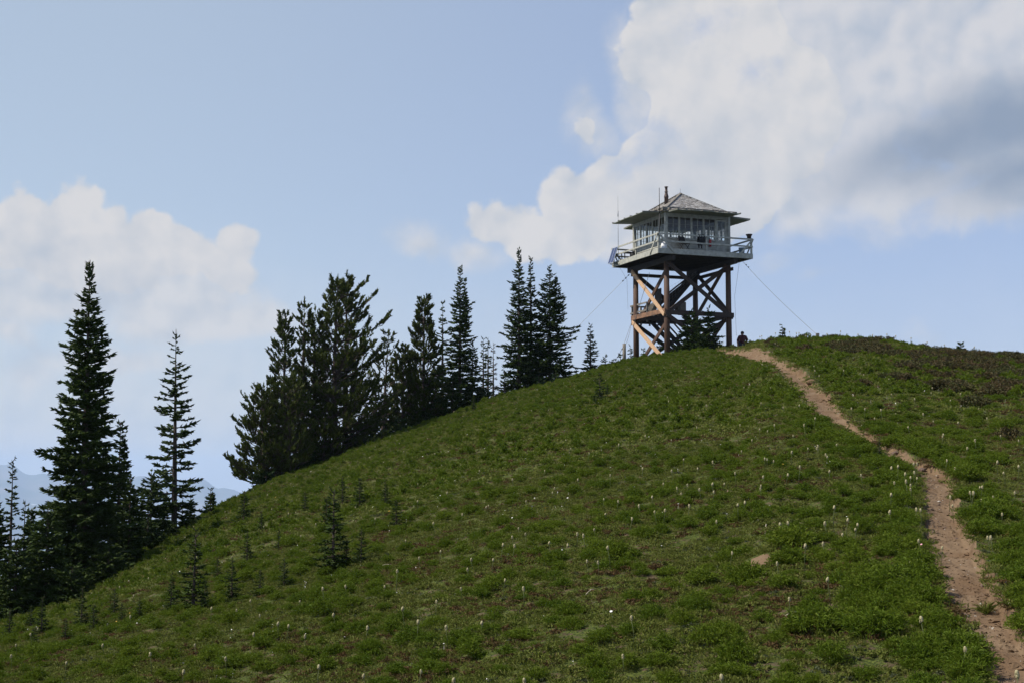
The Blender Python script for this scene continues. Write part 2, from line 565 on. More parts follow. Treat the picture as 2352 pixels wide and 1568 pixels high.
def vnoise(x, y, seed=0):
    xi = np.floor(x).astype(np.int64); yi = np.floor(y).astype(np.int64)
    xf = x - xi; yf = y - yi
    def h(a, b):
        n = (a * 374761393 + b * 668265263 + seed * 974634777) & 0xffffffff
        n = ((n ^ (n >> 13)) * 1274126177) & 0xffffffff
        n = n ^ (n >> 16)
        return (n & 0xffff) / 65535.0
    u = xf * xf * (3 - 2 * xf); v = yf * yf * (3 - 2 * yf)
    return (h(xi, yi) * (1 - u) + h(xi + 1, yi) * u) * (1 - v) + (h(xi, yi + 1) * (1 - u) + h(xi + 1, yi + 1) * u) * v

def fbm(x, y, oct=4, seed=0, gain=0.5):
    s = 0; a = 1; t = 0
    for i in range(oct):
        s = s + a * vnoise(x * 2 ** i + 17.3 * i, y * 2 ** i + 9.1 * i, seed + i)
        t += a; a *= gain
    return s / t - 0.5
# ------------------------------------------------------------ terrain
SIL = [(-900, 1620), (-400, 1480), (0, 1408), (200, 1340), (380, 1240), (500, 1172), (560, 1144), (650, 1097), (740, 1068), (830, 1028),
       (950, 987), (1030, 957), (1150, 912), (1250, 887), (1330, 865), (1400, 842), (1460, 829), (1530, 818), (1600, 807),
       (1650, 804), (1690, 803), (1718, 803), (1738, 789), (1760, 782), (1800, 781), (1880, 783), (1960, 781), (2060, 790), (2150, 812),
       (2250, 824), (2352, 829), (2800, 850), (3400, 900)]
DSL = [(-900, 45), (-400, 50), (0, 53), (200, 55), (380, 61), (650, 70), (950, 78), (1250, 84), (1500, 88), (1660, 88), (1700, 85),
       (1722, 76), (1750, 68), (1900, 63), (2100, 60), (2352, 56), (2800, 52), (3400, 50)]
DBL = [(-900, 24), (-400, 22), (0, 19), (600, 15.5), (1200, 12.6), (1800, 11.2), (2352, 10.4), (3400, 10)]
DNL = [(-900, 0.5), (0, 0.45), (900, 0.42), (1500, 0.30), (1700, 0.15), (1800, 0.06), (3400, 0.06)]
ug = np.linspace(-0.75, 0.75, 3001)
def lut(lst, val, sm):
    us = [ray(p[0], 900)[0] for p in lst]
    g = np.interp(ug, us, [val(p) for p in lst])
    k = np.exp(-0.5 * (np.arange(-4 * sm, 4 * sm + 1) / sm) ** 2); k /= k.sum()
    return np.convolve(np.pad(g, 4 * sm, mode='edge'), k, 'valid')
ES = lut(SIL, lambda p: ray(p[0], p[1])[1], 8)
DS = lut(DSL, lambda p: p[1], 14)
DB = lut(DBL, lambda p: p[1], 60)
DN = lut(DNL, lambda p: p[1], 20)
EB = ray(1176, 1568)[1]
EPS = 0.0012

def base_z(x, y):
    x = np.asarray(x, float); y = np.asarray(y, float)
    r = np.maximum(y, 8.0)
    u = np.clip(x / r, -0.74, 0.74)
    es = np.interp(u, ug, ES); ds = np.interp(u, ug, DS); db = np.interp(u, ug, DB); dn = np.interp(u, ug, DN)
    q = 1 / np.minimum(r, ds) - 1 / ds
    qb = 1 / db - 1 / ds
    s = (np.sqrt(q * q + EPS ** 2) - EPS) / (np.sqrt(qb * qb + EPS ** 2) - EPS)
    z = (es - (es - EB) * s) * np.minimum(r, ds)
    o = np.maximum(r - ds, 0)
    z = z + es * o - (es + dn) * (np.sqrt(o * o + 144) - 12)
    t = np.clip(y / 8.0, 0, 1)
    t = t * t * (3 - 2 * t)
    return -1.65 * (1 - t) + z * t

def hit(px, py, f=base_z, rmin=8.0):
    """first ground point under a pixel of the view"""
    u, e = ray(px, py)
    r = 1 / np.linspace(1 / rmin, 1 / 110.0, 6000)
    d = f(u * r, r) - e * r
    k = np.argmax(d >= 0) if (d >= 0).any() else len(r) - 1
    rr = r[k]
    return float(u * rr), float(rr)

PATH = [(2380, 1610, 100), (2326, 1531, 95), (2301, 1484, 83), (2265, 1437, 90), (2244, 1390, 100), (2222, 1359, 103), (2212, 1328, 98), (2194, 1281, 86),
        (2174, 1240, 72), (2164, 1203, 66), (2156, 1156, 66), (2148, 1109, 58), (2137, 1084, 47), (2094, 1070, 38), (2056, 1054, 34),
        (2031, 1039, 34), (1995, 1023, 32), (1968, 1007, 34), (1942, 985, 44), (1912, 960, 48), (1890, 929, 52), (1859, 898, 48), (1825, 867, 47),
        (1795, 847, 44), (1765, 831, 40), (1735, 817, 30), (1716, 808, 34)]
pp = []
for (a, b, w) in PATH:
    x, y = hit(a, b)
    if pp and y < pp[-1][1] + 0.25:
        y = pp[-1][1] + 0.25
        x = ray(a, b)[0] * y
    pp.append((x, y, w / F_P * y * (0.53 if y < 40 else 0.44)))
pp.append((pp[-1][0] + 0.1, pp[-1][1] + 6, 0.5))
pp.insert(0, (pp[0][0] + 0.4, pp[0][1] - 2.5, 0.35))
pp.insert(0, (pp[0][0] + 0.8, 3.0, 0.35))
pp = np.array(pp)
def dense(p, n=14):
    t = np.arange(len(p)); tt = np.linspace(0, len(p) - 1, (len(p) - 1) * n + 1)
    q = np.stack([np.interp(tt, t, p[:, i]) for i in range(3)], 1)
    k = np.ones(9) / 9
    return np.stack([np.convolve(np.pad(q[:, i], 4, mode='edge'), k, 'valid') for i in range(3)], 1)
PD = dense(pp)

def path_d(x, y):
    """signed distance across the path (+ right) and its half width there"""
    w = np.interp(y, PD[:, 1], PD[:, 2])
    c = np.interp(y, PD[:, 1], PD[:, 0])
    dx = np.gradient(PD[:, 0]) / np.maximum(np.gradient(PD[:, 1]), 1e-3)
    sl_ = np.interp(y, PD[:, 1], dx)
    return (x - c), w, 1.0

def ground_z(x, y):
    x = np.asarray(x, float); y = np.asarray(y, float)
    z = base_z(x, y)
    d, w, _ = path_d(x, y)
    w = w * (1 + 0.5 * fbm(x * 0 + 3.1, y * 2.3, 3, 5) + 0.0)
    ad = np.abs(d) / np.maximum(w, 0.05)
    inp = np.clip((1.35 - ad) / 0.42, 0, 1); inp = inp * inp * (3 - 2 * inp)
    hum = fbm(x * 0.9, y * 0.9, 4, 1) * 0.16 + fbm(x * 3.1, y * 3.1, 3, 9) * 0.07 + fbm(x * 0.16, y * 0.16, 2, 4) * 0.35
    far = np.clip(y / 14, 0.25, 1)
    right = 0.8 + 0.2 * np.tanh(d * 4)
    z = z + hum * (1 - 0.75 * inp) * far + fbm(x * 5, y * 3, 4, 12) * 0.085 * inp
    return z - 0.13 * right * inp * np.clip((w - 0.1) / 0.15, 0, 1) + 0.05 * (1 - inp) * np.exp(-np.clip(ad - 1.35, 0, 9) * 2.2)

def gz(x, y):
    return float(ground_z(np.array([x]), np.array([y]))[0])

NU, NR = 1100, 860
us = np.linspace(-0.60, 0.60, NU)
inv = np.concatenate([np.linspace(1 / 3.2, 1 / 9.0, 60, endpoint=False), np.linspace(1 / 9.0, 1 / 95.0, NR - 100, endpoint=False),
                      1 / np.linspace(95, 330, 40)])
rr = 1 / inv
UU, RR = np.meshgrid(us, rr)
X = UU * RR; Y = RR
Z = ground_z(X, Y)
V = np.stack([X, Y, Z], -1).reshape(-1, 3)
i, j = np.meshgrid(np.arange(NR - 1), np.arange(NU - 1), indexing='ij')
a = (i * NU + j).reshape(-1)
FC = np.stack([a, a + 1, a + NU + 1, a + NU], 1)
fx = V[FC].mean(1)
d, w, _ = path_d(fx[:, 0], fx[:, 1])
w2 = w * (1 + 0.5 * fbm(fx[:, 0] * 0 + 3.1, fx[:, 1] * 2.3, 3, 5))
edge = w2 * (np.where(d > 0, 1.28, 1.04) + 0.42 * fbm(fx[:, 1] * 2.6, np.sign(d) * 9.3, 4, 21))
bare = [(1747, 1287, 34, 12), (2065, 1515, 26, 8), (1810, 1490, 30, 8)]
isp = (np.abs(d) < edge) & (fx[:, 1] < 92)
def submesh(name, faces, m, **kw):
    used, invx = np.unique(faces.reshape(-1), return_inverse=True)
    return mesh_np(name, V[used], invx.reshape(faces.shape), m, smooth_=True, **kw)
g = submesh('ground', FC[~isp], 'ground'); tag(g, kind='structure')
p_ = submesh('path', FC[isp], 'path'); tag(p_, kind='structure')

# bare patch of soil on the slope, left of the path
def ellipse_on_ground(px, py, rx, ry, lift, seed, m, name):
    cx, cy = hit(px, py, ground_z)
    vs = [(cx, cy, gz(cx, cy) + lift * 2.2)]
    nn = 40
    for ring in (0.5, 1.0):
        for k in range(nn):
            t = 2 * math.pi * k / nn
            q = ring * (1 + 1.1 * float(fbm(np.array([math.cos(t) * 1.7 + seed]), np.array([math.sin(t) * 1.7]), 3, seed)[0]))
            x = cx + math.cos(t) * rx * q; y = cy + math.sin(t) * ry * q
            vs.append((x, y, gz(x, y) + (lift * 1.6 if ring < 1 else -0.02)))
    fs = [(0, 1 + k, 1 + (k + 1) % nn) for k in range(nn)]
    qs = [(1 + k, 1 + nn + k, 1 + nn + (k + 1) % nn, 1 + (k + 1) % nn) for k in range(nn)]
    return mesh_np(name, np.array(vs), [np.array(fs), np.array(qs)], m, smooth_=True)
o = ellipse_on_ground(1747, 1290, 0.20, 0.44, 0.006, 3, 'path', 'soil_mound')
tag(o, 'small mound of bare tan soil on the green slope left of the path', 'soil mound')

# valley floor and far mountains
def far_hills():
    prof = [(-900, 1075), (-500, 1090), (-200, 1060), (0, 1067), (16, 1065), (30, 1068), (47, 1081), (68, 1091), (103, 1088), (160, 1092), (200, 1083), (230, 1080),
            (258, 1083), (298, 1094), (340, 1092), (380, 1096), (434, 1108), (466, 1102), (480, 1108), (502, 1124), (520, 1121), (551, 1128), (700, 1140),
            (1000, 1120), (1300, 1150), (1700, 1130), (2100, 1150), (2500, 1120), (3200, 1140)]
    nu = 700
    u_ = np.linspace(-0.75, 0.75, nu)
    pe = np.interp(u_, [ray(a, b)[0] for a, b in prof], [ray(a, b)[1] for a, b in prof])
    rows = []
    D0 = 17000.0
    dist = np.concatenate([np.linspace(6000, D0, 50), np.linspace(D0 + 300, 22000, 12)])
    for k, dd in enumerate(dist):
        t = np.clip((dd - 6000) / (D0 - 6000), 0, 1)
        top = pe * D0 + fbm(u_ * 160, u_ * 0 + 1, 4, 77) * 60
        zz = -1300 + (top + 1300) * t ** 1.35
        if dd > D0:
            zz = top - (dd - D0) * 0.25
        rid = fbm(u_ * 26 + dd * 0.0001, u_ * 0 + dd * 0.00035, 5, 31) * 900 * t * (1 - t) * 1.6
        rows.append(np.stack([u_ * dd, u_ * 0 + dd, zz + rid], 1))
    V_ = np.concatenate(rows)
    i, j = np.meshgrid(np.arange(len(dist) - 1), np.arange(nu - 1), indexing='ij')
    a_ = (i * nu + j).reshape(-1)
    tag(mesh_np('hills', V_, np.stack([a_, a_ + 1, a_ + nu + 1, a_ + nu], 1), 'hills', smooth_=True), kind='structure')
far_hills()
vs = []; n_ = 40
gx = np.linspace(-22000, 22000, n_); gy = np.linspace(-22000, 22000, n_)
GX, GY = np.meshgrid(gx, gy)
rad = np.sqrt(GX ** 2 + GY ** 2)
GZ = -1320 + fbm(GX * 0.0004, GY * 0.0004, 4, 3) * 500
i, j = np.meshgrid(np.arange(n_ - 1), np.arange(n_ - 1), indexing='ij')
a_ = (i * n_ + j).reshape(-1)
tag(mesh_np('terrain', np.stack([GX, GY, GZ], -1).reshape(-1, 3), np.stack([a_, a_ + 1, a_ + n_ + 1, a_ + n_], 1), 'hills', smooth_=True), kind='structure')
# the flank of the hill below and behind the camera and beyond its crest: a skirt from the detailed ground down to the valley
def skirt():
    ring_in = []
    for u_ in np.linspace(-0.60, 0.60, 60):
        ring_in.append((u_ * 330, 330.0))
    for r_ in 1 / np.linspace(1 / 330, 1 / 3.2, 60)[1:]:
        ring_in.append((0.60 * r_, r_))
    for u_ in np.linspace(0.60, -0.60, 20)[1:]:
        ring_in.append((u_ * 3.2, 3.2))
    for r_ in 1 / np.linspace(1 / 3.2, 1 / 330, 60)[1:-1]:
        ring_in.append((-0.60 * r_, r_))
    P = np.array(ring_in)
    z0 = ground_z(P[:, 0], P[:, 1])
    c = np.array([0.0, 60.0])
    dvec = P - c
    ln = np.linalg.norm(dvec, axis=1, keepdims=True)
    dvec = dvec / ln
    rows = [np.column_stack([P, z0])]
    for s_, dz in ((6, -0.6), (20, -4), (60, -22), (200, -100), (700, -380), (2400, -1350)):
        q = P + dvec * s_
        rows.append(np.column_stack([q, z0 + dz + fbm(q[:, 0] * 0.03, q[:, 1] * 0.03, 3, 8) * s_ * 0.05]))
    n = len(P)
    V_ = np.concatenate(rows)
    fs = []
    for k in range(len(rows) - 1):
        a = np.arange(n)
        b = (a + 1) % n
        fs.append(np.stack([k * n + a, k * n + b, (k + 1) * n + b, (k + 1) * n + a], 1)[:, ::-1])
    tag(mesh_np('mountain', V_, np.concatenate(fs), 'ground', smooth_=True), kind='structure')
skirt()
# ------------------------------------------------------------ conifers
def spindles(P, D, L, Rd, n=3, bulge=0.35, r0=0.35):
    """batch of needle-clad twigs: base ring, bulge ring, tip"""
    D = D / np.maximum(np.linalg.norm(D, axis=1, keepdims=True), 1e-9)
    ref = np.where(np.abs(D[:, 2:3]) > 0.9, np.array([[1.0, 0, 0]]), np.array([[0, 0, 1.0]]))
    A = np.cross(D, ref); A /= np.linalg.norm(A, axis=1, keepdims=True)
    B = np.cross(D, A)
    m = len(P)
    ph = rng.random(m) * 6.28
    vs = [P]
    for k in range(n):
        t = ph + 2 * math.pi * k / n
        vs.append(P + D * (L * bulge)[:, None] + (A * np.cos(t)[:, None] + B * np.sin(t)[:, None]) * Rd[:, None])
    vs.append(P + D * L[:, None])
    Vv = np.stack(vs, 1).reshape(-1, 3)
    base = np.arange(m)[:, None] * (n + 2)
    f = []
    for k in range(n):
        k2 = (k + 1) % n
        f.append(np.concatenate([base, base + 1 + k2, base + 1 + k], 1))
        f.append(np.concatenate([base + n + 1, base + 1 + k, base + 1 + k2], 1))
    return Vv, np.concatenate(f)

def wood_sticks(P, Q, r1, r2):
    D = Q - P
    D = D / np.maximum(np.linalg.norm(D, axis=1, keepdims=True), 1e-9)
    ref = np.where(np.abs(D[:, 2:3]) > 0.9, np.array([[1.0, 0, 0]]), np.array([[0, 0, 1.0]]))
    A = np.cross(D, ref); A /= np.linalg.norm(A, axis=1, keepdims=True)
    B = np.cross(D, A)
    vs = []
    for (c, r) in ((P, r1), (Q, r2)):
        for k in range(3):
            t = 2 * math.pi * k / 3
            vs.append(c + (A * math.cos(t) + B * math.sin(t)) * r[:, None])
    Vv = np.stack(vs, 1).reshape(-1, 3)
    b = np.arange(len(P))[:, None] * 6
    f = [np.concatenate([b + k, b + (k + 1) % 3, b + 3 + (k + 1) % 3, b + 3 + k], 1) for k in range(3)]
    return Vv, np.concatenate(f)

def cat(parts):
    V_ = []; F_ = []; k = 0
    for v, f in parts:
        V_.append(v); F_.append(f + k); k += len(v)
    return np.concatenate(V_), np.concatenate(F_)

def trunk_parts(H, r, lean=(0, 0), bend=0.0, n=8, z0=-0.4):
    zs = np.linspace(z0, H, 14)
    pts = []
    for z in zs:
        t = max(z, 0) / H
        pts.append((lean[0] * t * H + bend * math.sin(t * 3.1), lean[1] * t * H, z))
    return pts, [max(r * (1 - max(z, 0) / H) ** 0.9, 0.012) for z in zs]

def curve_at(pts, z):
    pts = np.array(pts)
    return np.stack([np.interp(z, pts[:, 2], pts[:, 0]), np.interp(z, pts[:, 2], pts[:, 1]), z], -1)

def fir_mesh(H, Rb, clear=0.02, gap=0.20, per=8, lam=0.075, thick=0.030, sparse=0.0, shape=0.75, top=0.06, droop=0.22,
             wild=0.25, seed=1, leaders=1, lean=(0, 0), skirt=1.0, bend=0.0, twl=0.30):
    """returns trunk+limbs mesh and crown mesh of a spire-shaped fir"""
    g = np.random.default_rng(seed)
    tp, tr = trunk_parts(H, 0.012 * H + 0.03, lean, bend)
    woodP = []; woodQ = []; wr1 = []; wr2 = []
    P = []; D = []; L = []; Rr = []
    stems = [(0.0, 0.0, H, 0.0)]
    for k in range(leaders - 1):
        stems.append((g.uniform(0.35, 0.7) * Rb * 0.5 * (1 if k % 2 == 0 else -1), g.uniform(-0.2, 0.2), H * g.uniform(0.90, 0.96), H * 0.55))
    for (sx, sy, sh, sz) in stems:
        z = (clear * H - 0.05) if sz == 0 else sz
        while z < sh * 0.985:
            t = z / sh
            nb = max(3, int(per * (1 - 0.45 * t) * (1 - sparse * g.random())))
            g0 = g.random() * 6.28
            prof = (1 - t) ** shape * min(1.0, (1 - t) / 0.20) ** 0.7
            tk = thick * (0.55 + 0.45 * min(1.0, (1 - t) / 0.25))
            low = min(1.0, (t / 0.10) + 0.62) if skirt < 1 else 1.0
            for b in range(nb):
                az_ = g0 + 2 * math.pi * b / nb + g.normal() * 0.25
                ln = Rb * (prof * low + top * (1 - t) * 0.4) * (1 + g.normal() * wild * 0.6)
                if g.random() < 0.10: ln *= 1 + wild * 1.2
                ln = max(ln, 0.10 + 0.03 * H * (1 - t))
                if sz: ln *= 0.62
                el0 = (0.75 if t > 0.93 else 0.42 * t - 0.16) + g.normal() * 0.10
                ns = max(4, int(ln / 0.09))
                s = np.linspace(0, 1, ns)
                dx, dy = math.cos(az_), math.sin(az_)
                zz = np.tan(el0) * s * ln - droop * ln * s * (1 - t) * 1.1 + droop * 1.25 * ln * s ** 2.2 * (1 - 0.5 * t)
                zb = z + g.normal() * gap * 0.55
                c0 = curve_at(tp, np.array([zb]))[0]
                side = g.normal() * 0.08 * ln * s ** 2
                pts = np.stack([c0[0] + sx + dx * s * ln - dy * side, c0[1] + sy + dy * s * ln + dx * side, zb + zz], 1)
                woodP += [pts[0]] ; woodQ += [pts[ns // 2]]; wr1 += [0.012 + 0.010 * ln]; wr2 += [0.008 + 0.004 * ln]
                woodP += [pts[ns // 2]]; woodQ += [pts[-1]]; wr1 += [0.008 + 0.004 * ln]; wr2 += [0.004]
                # needle twigs
                m = max(4, int(ln / lam))
                ss = np.sqrt(g.uniform(0.02, 1, m))
                for sd in (-1, 1):
                    q = np.stack([np.interp(ss, s, pts[:, i]) for i in range(3)], 1)
                    ang = g.uniform(0.40, 1.25, m) * sd
                    cx = dx * np.cos(ang) - dy * np.sin(ang); cy = dy * np.cos(ang) + dx * np.sin(ang)
                    P.append(q)
                    D.append(np.stack([cx, cy, g.normal(0.08, 0.34, m)], 1))
                    L.append(np.clip(twl * ln * (1.15 - ss) + 0.09, 0.07, 0.34) * g.uniform(0.7, 1.25, m) * (0.6 + 0.4 * min(1.0, (1 - t) / 0.2)))
                    Rr.append(np.full(m, tk) * g.uniform(0.7, 1.3, m))
                # along the limb
                k = max(2, ns - 1)
                P.append(pts[:-1]); dd = np.diff(pts, axis=0)
                D.append(dd + g.normal(0, 0.01, dd.shape)); L.append(np.linalg.norm(dd, axis=1) * 1.9 + 0.04); Rr.append(np.full(len(dd), tk * 0.9))
            z += gap * 0.78 * g.uniform(0.75, 1.25) * (1.0 if t > 0.25 else 0.9)
        # leader
        c0 = curve_at(tp, np.array([sh * 0.97]))[0]
        P.append(np.array([[c0[0] + sx, c0[1] + sy, sh * 0.965]])); D.append(np.array([[0, 0, 1.0]])); L.append(np.array([0.035 * sh + 0.06])); Rr.append(np.array([thick * 0.45]))
        if sz:
            woodP.append(np.array([c0[0] * 0, 0, sz - 0.1])); woodQ.append(np.array([sx, sy, sz + 0.35])); wr1.append(0.05); wr2.append(0.045)
            woodP.append(np.array([sx, sy, sz + 0.3])); woodQ.append(np.array([sx, sy, sh])); wr1.append(0.045); wr2.append(0.01)
    crown = spindles(np.concatenate(P), np.concatenate(D), np.concatenate(L), np.concatenate(Rr))
    wood = wood_sticks(np.array(woodP), np.array(woodQ), np.array(wr1), np.array(wr2))
    mb = MB().tube(tp, tr, 8)
    tv = np.array(mb.v); tf = np.array([f for f in mb.f if len(f) == 4])
    return cat([(tv, tf), wood]), crown

def pine_mesh(H, Rb, clear=0.04, gap=0.32, per=6, seed=1, shape=0.62, wild=0.4, tuft=1.0, lean=(0, 0), dens=1.0, bias=None, bend=0.0, topdead=0.0, limbs=()):
    """broad whitebark-type pine: limbs sweep out and up and end in brush-like tufts"""
    g = np.random.default_rng(seed)
    tp, tr = trunk_parts(H, 0.016 * H + 0.03, lean, bend)
    wP = []; wQ = []; w1 = []; w2 = []; P = []; D = []; L = []; Rr = []
    def brush(q, d, ln):
        """one tufted twig end, needles standing off around it"""
        d = d / np.linalg.norm(d)
        wP.append(q); wQ.append(q + d * ln); w1.append(0.010); w2.append(0.006)
        k = max(3, int(ln / 0.035 * dens))
        s = g.random(k) ** 0.8
        rd = g.normal(0, 1, (k, 3)); rd -= (rd @ d)[:, None] * d; rd /= np.linalg.norm(rd, axis=1, keepdims=True) + 1e-9
        P.append(q + d * (s * ln)[:, None]); D.append(d * 0.9 + rd * 0.62); L.append(g.uniform(0.08, 0.15, k) * tuft); Rr.append(g.uniform(0.015, 0.026, k) * tuft)
        P.append(np.array([q + d * ln * 0.25])); D.append(np.array([d])); L.append(np.array([ln * 1.0])); Rr.append(np.array([0.044 * tuft]))
    def limb(z, az_, ln, el0, up, thickk):
        ns = max(6, int(ln / 0.12))
        s = np.linspace(0, 1, ns)
        dx, dy = math.cos(az_), math.sin(az_)
        c0 = curve_at(tp, np.array([z]))[0]
        sw = g.normal() * 0.18 * ln
        hor = s * ln * (1 - 0.10 * s)
        zz = np.tan(el0) * hor + up * ln * s ** 2.3
        pts = np.stack([c0[0] + dx * hor - dy * sw * s ** 2, c0[1] + dy * hor + dx * sw * s ** 2, z + zz], 1)
        for i in range(0, ns - 1):
            wP.append(pts[i]); wQ.append(pts[i + 1]); w1.append(thickk * (1 - s[i] * 0.8)); w2.append(thickk * (1 - s[i + 1] * 0.8))
        # side limbs with tufts
        m = max(4, int(ln / 0.11 * dens))
        for k in range(m):
            ss = g.uniform(0.18, 1.0) ** 0.7
            q = np.array([np.interp(ss, s, pts[:, i]) for i in range(3)])
            sd = g.choice([-1, 1]) * g.uniform(0.3, 1.0)
            cx = dx * math.cos(sd) - dy * math.sin(sd); cy = dy * math.cos(sd) + dx * math.sin(sd)
            sl_ = (0.22 * ln * (1.1 - ss) + 0.10) * g.uniform(0.6, 1.3)
            v = np.array([cx, cy, g.uniform(0.05, 0.6)]); v /= np.linalg.norm(v)
            e = q + v * sl_
            wP.append(q); wQ.append(e); w1.append(0.012); w2.append(0.009)
            brush(e - v * 0.04, v * 0.6 + np.array([0, 0, g.uniform(0.4, 1.1)]), g.uniform(0.16, 0.30) * tuft)
            if g.random() < 0.6:
                brush(q + v * sl_ * 0.45, v * 0.8 + np.array([g.normal() * 0.3, g.normal() * 0.3, g.uniform(0.3, 1.0)]), g.uniform(0.12, 0.22) * tuft)
        dend = pts[-1] - pts[-2]
        brush(pts[-1], dend / np.linalg.norm(dend) + np.array([0, 0, 0.7]), 0.20 * tuft)
    z = clear * H - 0.05
    while z < H * 0.97:
        t = z / H
        nb = max(3, int(per * (1 - 0.3 * t)))
        g0 = g.random() * 6.28
        for b in range(nb):
            az_ = g0 + 2 * math.pi * b / nb + g.normal() * 0.35
            ln = Rb * ((1 - t) ** shape) * min(1.0, (1 - t) / 0.18 + 0.1) * (1 + g.normal() * wild * 0.5)
            if bias:
                ln *= 1 + bias[0] * math.cos(az_ - bias[1])
            ln = max(ln, 0.22)
            limb(z + g.normal() * 0.12, az_, ln, 0.0 + 0.50 * t + g.normal() * 0.14, 0.18 + 0.25 * g.random(), 0.012 + 0.014 * ln)
        z += gap * g.uniform(0.7, 1.3)
    for (lz, la, ll, le, lu) in limbs:
        limb(lz, la, ll, le, lu, 0.02 + 0.02 * ll)
    c0 = curve_at(tp, np.array([H]))[0]
    brush(np.array([c0[0], c0[1], H - 0.25]), np.array([0, 0, 1.0]), 0.4)
    crown = spindles(np.concatenate(P), np.concatenate(D), np.concatenate(L), np.concatenate(Rr))
    wood = wood_sticks(np.array(wP), np.array(wQ), np.array(w1), np.array(w2))
    mb = MB().tube(tp, tr, 8)
    tv = np.array(mb.v); tf = np.array([f for f in mb.f if len(f) == 4])
    return cat([(tv, tf), wood]), crown

def plant_tree(name, label, cat_, px, py_base, py_top, kind='fir', hw=30, dist=None, group=None, mat_=None, wmat='bark', **kw):
    """a tree whose foot stands on the ground; its size follows from the distance it stands at"""
    if dist is None:
        x, y = hit(px, py_base, ground_z)
    else:
        y = dist
        x = ray(px, py_top)[0] * y
    z = gz(x, y)
    e_top = ray(px, py_top)[1]
    H = max(e_top * y - z, 0.3)
    Rb = hw / F_P * y
    fn = fir_mesh if kind == 'fir' else pine_mesh
    (tv, tf), (cv, cf) = fn(H, Rb, **kw)
    root = empty(name, (x, y, z))
    tag(root, label, cat_, group)
    mesh_np('trunk', tv, tf, wmat, root)
    mesh_np('crown', cv, cf, mat_ or ('fir' if kind == 'fir' else 'pine'), root)
    return root, H

FT = lambda px, b, t, hw, lab, **k: plant_tree('fir_tree', lab, 'fir tree', px, b, t, 'fir', hw, **k)
PT = lambda px, b, t, hw, lab, **k: plant_tree('pine_tree', lab, 'pine tree', px, b, t, 'pine', hw, **k)

# left edge group
FT(207, 1385, 598, 80, 'tallest dark fir, a broad ragged spire standing at the left of the photo', dist=46, gap=0.15, per=11, lam=0.060, thick=0.036,
   shape=0.58, wild=0.34, seed=11, droop=0.20, twl=0.34, group='firs at the left edge')
FT(277, 1360, 968, 34, 'slim fir with a two-pronged tip close against the right side of the tallest fir', dist=49, gap=0.15, per=9, lam=0.06, thick=0.034, seed=12, leaders=2, shape=0.62, wild=0.35,
   group='firs at the left edge')
FT(300, 1345, 1100, 34, 'low fir filling the gap at the right foot of the tallest fir', dist=48, gap=0.14, per=10, lam=0.06, thick=0.036, seed=13, shape=0.5, group='firs at the left edge')
FT(410, 1222, 757, 56, 'open-branched slender fir with a long bare leader, standing alone right of the tallest fir', dist=56, gap=0.25, per=7, lam=0.05, thick=0.038, seed=14,
   shape=0.62, wild=0.42, sparse=0.3, top=0.02, lean=(-0.012, 0), group='firs at the left edge')
FT(348, 1255, 1085, 46, 'shorter fir growing against the left side of the open-branched slender fir', dist=54, gap=0.15, per=9, lam=0.06, thick=0.036, seed=15, shape=0.5, wild=0.35, group='firs at the left edge')
FT(340, 1310, 1190, 40, 'low bushy fir at the ground below the gap between the two tallest left firs', dist=51, gap=0.13, per=10, lam=0.06, thick=0.036, seed=16, shape=0.4, group='firs at the left edge')
FT(438, 1212, 1141, 12, 'tiny thin fir at the right foot of the open-branched slender fir', dist=58, gap=0.13, per=5, lam=0.06, thick=0.022, seed=17, group='firs at the left edge')
FT(484, 1192, 1127, 16, 'small fir with a forked tip on the ridge line between the firs and the pines', dist=60, gap=0.12, per=7, lam=0.06, thick=0.024, seed=18, leaders=2, group='firs at the left edge')
FT(30, 1390, 1058, 30, 'thin fir with a bare whip-like leader near the left photo edge', dist=48, gap=0.21, per=6, seed=19, thick=0.028, shape=0.7, sparse=0.3, group='firs at the left edge')
FT(58, 1390, 1150, 24, 'thin sparse fir just right of the fir nearest the left edge', dist=47.5, gap=0.21, per=6, seed=20, thick=0.027, shape=0.7, sparse=0.3, group='firs at the left edge')
FT(72, 1395, 1173, 26, 'small pointed fir between the thin sparse fir and the tallest fir', dist=46.5, gap=0.12, per=9, lam=0.06, thick=0.036, seed=21, shape=0.6, group='firs at the left edge')
FT(110, 1405, 1170, 50, 'broad pale green low fir in front of the left foot of the tallest fir', dist=43, gap=0.12, per=11, lam=0.06, thick=0.036, seed=22, shape=0.45, group='firs at the left edge')
FT(-12, 1400, 1130, 44, 'fir cut off by the left edge of the photo', dist=46, gap=0.12, per=10, lam=0.06, thick=0.036, seed=23, shape=0.5, group='firs at the left edge')
FT(38, 1420, 1245, 46, 'bushy low fir at the bottom left, below the thin firs', dist=42, gap=0.12, per=11, lam=0.06, thick=0.036, seed=24, shape=0.4, group='firs at the left edge')
FT(165, 1415, 1300, 44, 'low spreading fir hugging the ground in front of the tallest fir', dist=42.5, gap=0.12, per=11, lam=0.06, thick=0.036, seed=25, shape=0.35, group='firs at the left edge')
FT(250, 1385, 1262, 46, 'low dark fir under the right branches of the tallest fir', dist=45, gap=0.12, per=11, lam=0.06, thick=0.036, seed=26, shape=0.35, group='firs at the left edge')

